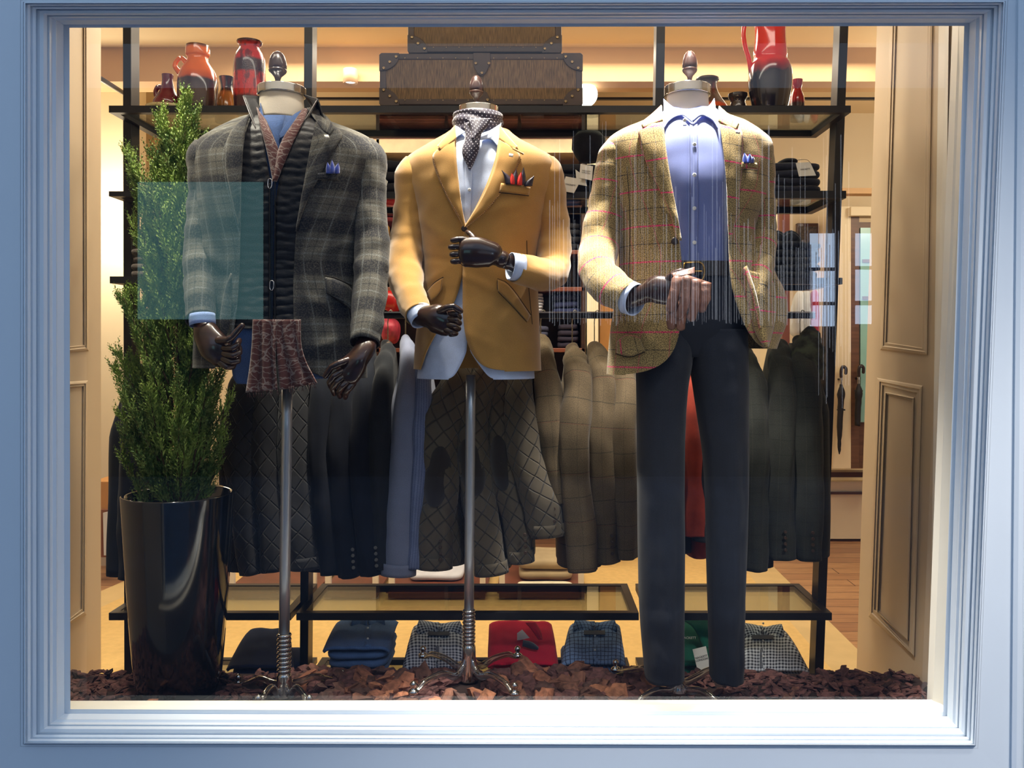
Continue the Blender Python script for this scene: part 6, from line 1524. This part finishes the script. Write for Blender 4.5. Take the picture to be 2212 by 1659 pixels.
# tables with drawers seen low between the rails
tb_m = mat('dark_table_wood', (84, 50, 34), .4, var=.25, vs=5, stretch=(1, 1, 8), coat=.2)
for i, (x0, x1, lb) in enumerate(((490, 680, 'left'), (700, 815, 'second'), (838, 1048, 'third'), (1078, 1262, 'right'))):
    D = 4.6
    t = thing('display_table', 'low dark wood display table with white legs, ' + {'left': 'far left behind the planter', 'second': 'just right of the left pole', 'third': 'behind the centre pole', 'right': 'under the beige trousers'}[lb], 'table', (P((x0 + x1) / 2, 0, D).x, D + .2, FZ))
    zt_ = P(0, 1281, D).z
    a = P(x0, 1318, D); c = P(x1, 1281, D)
    MB().box((a.x, D, max(FZ + .02, a.z)), (c.x, D + .55, c.z)).build('drawer_box', tb_m, t, smooth=False, bevel=.004)
    MB().box((a.x - .01, D - .01, c.z), (c.x + .01, D + .56, c.z + .014)).build('top', lip, t, smooth=False, bevel=.003)
    MB().box((a.x + .1, D - .012, (a.z + c.z) / 2 - .003), (c.x - .1, D, (a.z + c.z) / 2 + .003)).build('handle', stud_m, t, smooth=False)
    for X in (a.x + .0, c.x - .03):
        for Y in (D + .02, D + .5): MB().box((X, Y, FZ), (X + .03, Y + .03, FZ + .2)).build('leg', paint_in, t, smooth=False)
zt_ = P(0, 1281, 4.6).z + .014
for (x0, x1, nm, m, lb, n) in ((1118, 1238, 'folded_trousers', mat('beige_cotton', (176, 156, 120), .9, var=.1), 'beige folded trousers on the right display table', 2), (880, 1000, 'folded_shirt', white_cot, 'white folded shirt on the third display table', 1), (1115, 1240, 'folded_jumper', mat('cream_wool', (232, 224, 196), .9), 'cream folded jumper lying at the front edge of the right display table', 1)):
    if 'cream' in lb: stack(nm, lb, 'jumper', x0, x1, 1266, 1279, n, 4.61, 4.72, m, zt_, e=.4)
    else: stack(nm, lb, nm.split('_')[1], x0, x1, 1210 if n == 2 else 1240, 1279, n, 4.76, 5.1, m, zt_, e=.35)
# cardboard box on the left
cb = thing('cardboard_box', 'open cardboard shipping box against the far left wall', 'box', P(238, 1205, 4.95))
card = mat('corrugated_card', (196, 142, 84), .85, var=.06)
MB().pbox(196, 1100, 264, 1204, 4.95, 5.3).build('carton', mat('brown_card', (150, 98, 66), .85, var=.08), cb, smooth=False, bevel=.004)
MB().pbox(196, 1040, 260, 1102, 4.96, 5.29).build('upper_carton', card, cb, smooth=False, bevel=.004)
MB().pbox(236, 1120, 262, 1134, 4.94, 4.95).build('red_label', mat('red_white_print', (190, 80, 70), .6, var=.4, vs=60), cb, smooth=False)
extrude_poly([(222, 1108), (238, 1104), (246, 1140), (250, 1180), (240, 1200), (224, 1200)][::-1], 4.93, .004, 'torn_paper', tag_m, cb)
# ceiling fittings
gl_ = thing('globe_lamp', 'white glowing globe lamp under the beam, right of the suitcases', 'lamp', P(1264, 205, 4.8))
gm = lit('glowing_opal_glass', (255, 250, 240), 4.0)
MB().grid(sphere(P(1264, 204, 4.85), 27 * 4.85 / F, 16), True).build('globe', gm, gl_)
MB().lathe((P(1264, 0, 4.85).x, 4.85), [(.03, zb - .012), (.035, zb + .002), (.001, zb + .002)], 20).build('mount', paint_in, gl_)
dl = thing('downlight', 'white cylindrical downlight on the beam left of the suitcases', 'lamp', P(757, 165, 4.7))
z0_, z1_ = P(0, 181, 4.7).z, P(0, 150, 4.7).z; xx_ = P(757, 0, 4.7).x
MB().lathe((xx_, 4.7), [(.001, z0_ + .012), (.030, z0_ + .012), (.036, z0_), (.040, z0_), (.040, z1_), (.001, z1_)], 24).build('housing', mat('tan_metal', (196, 160, 122), .5), dl)
MB().lathe((xx_, 4.7), [(.001, z0_ + .010), (.028, z0_ + .010), (.001, z0_ + .014)], 20).build('lens', gm, dl)
rl = thing('recessed_light', 'round glowing recessed ceiling light near the right panelled wall', 'lamp', P(1880, 190, 5.1))
zc = P(0, 192, 5.3).z
MB().lathe((P(1880, 0, 5.3).x, 5.3), [(.001, zc + .002), (.05, zc + .002), (.06, zc + .02), (.001, zc + .03)], 24).build('lens', gm, rl)
MB().lathe((P(1880, 0, 5.3).x, 5.3), [(.055, zc + .012), (.09, zc + .02), (.08, 3.25), (.05, 3.25)], 24).build('ring', mat('pale_bronze', (170, 140, 110), .4), rl)
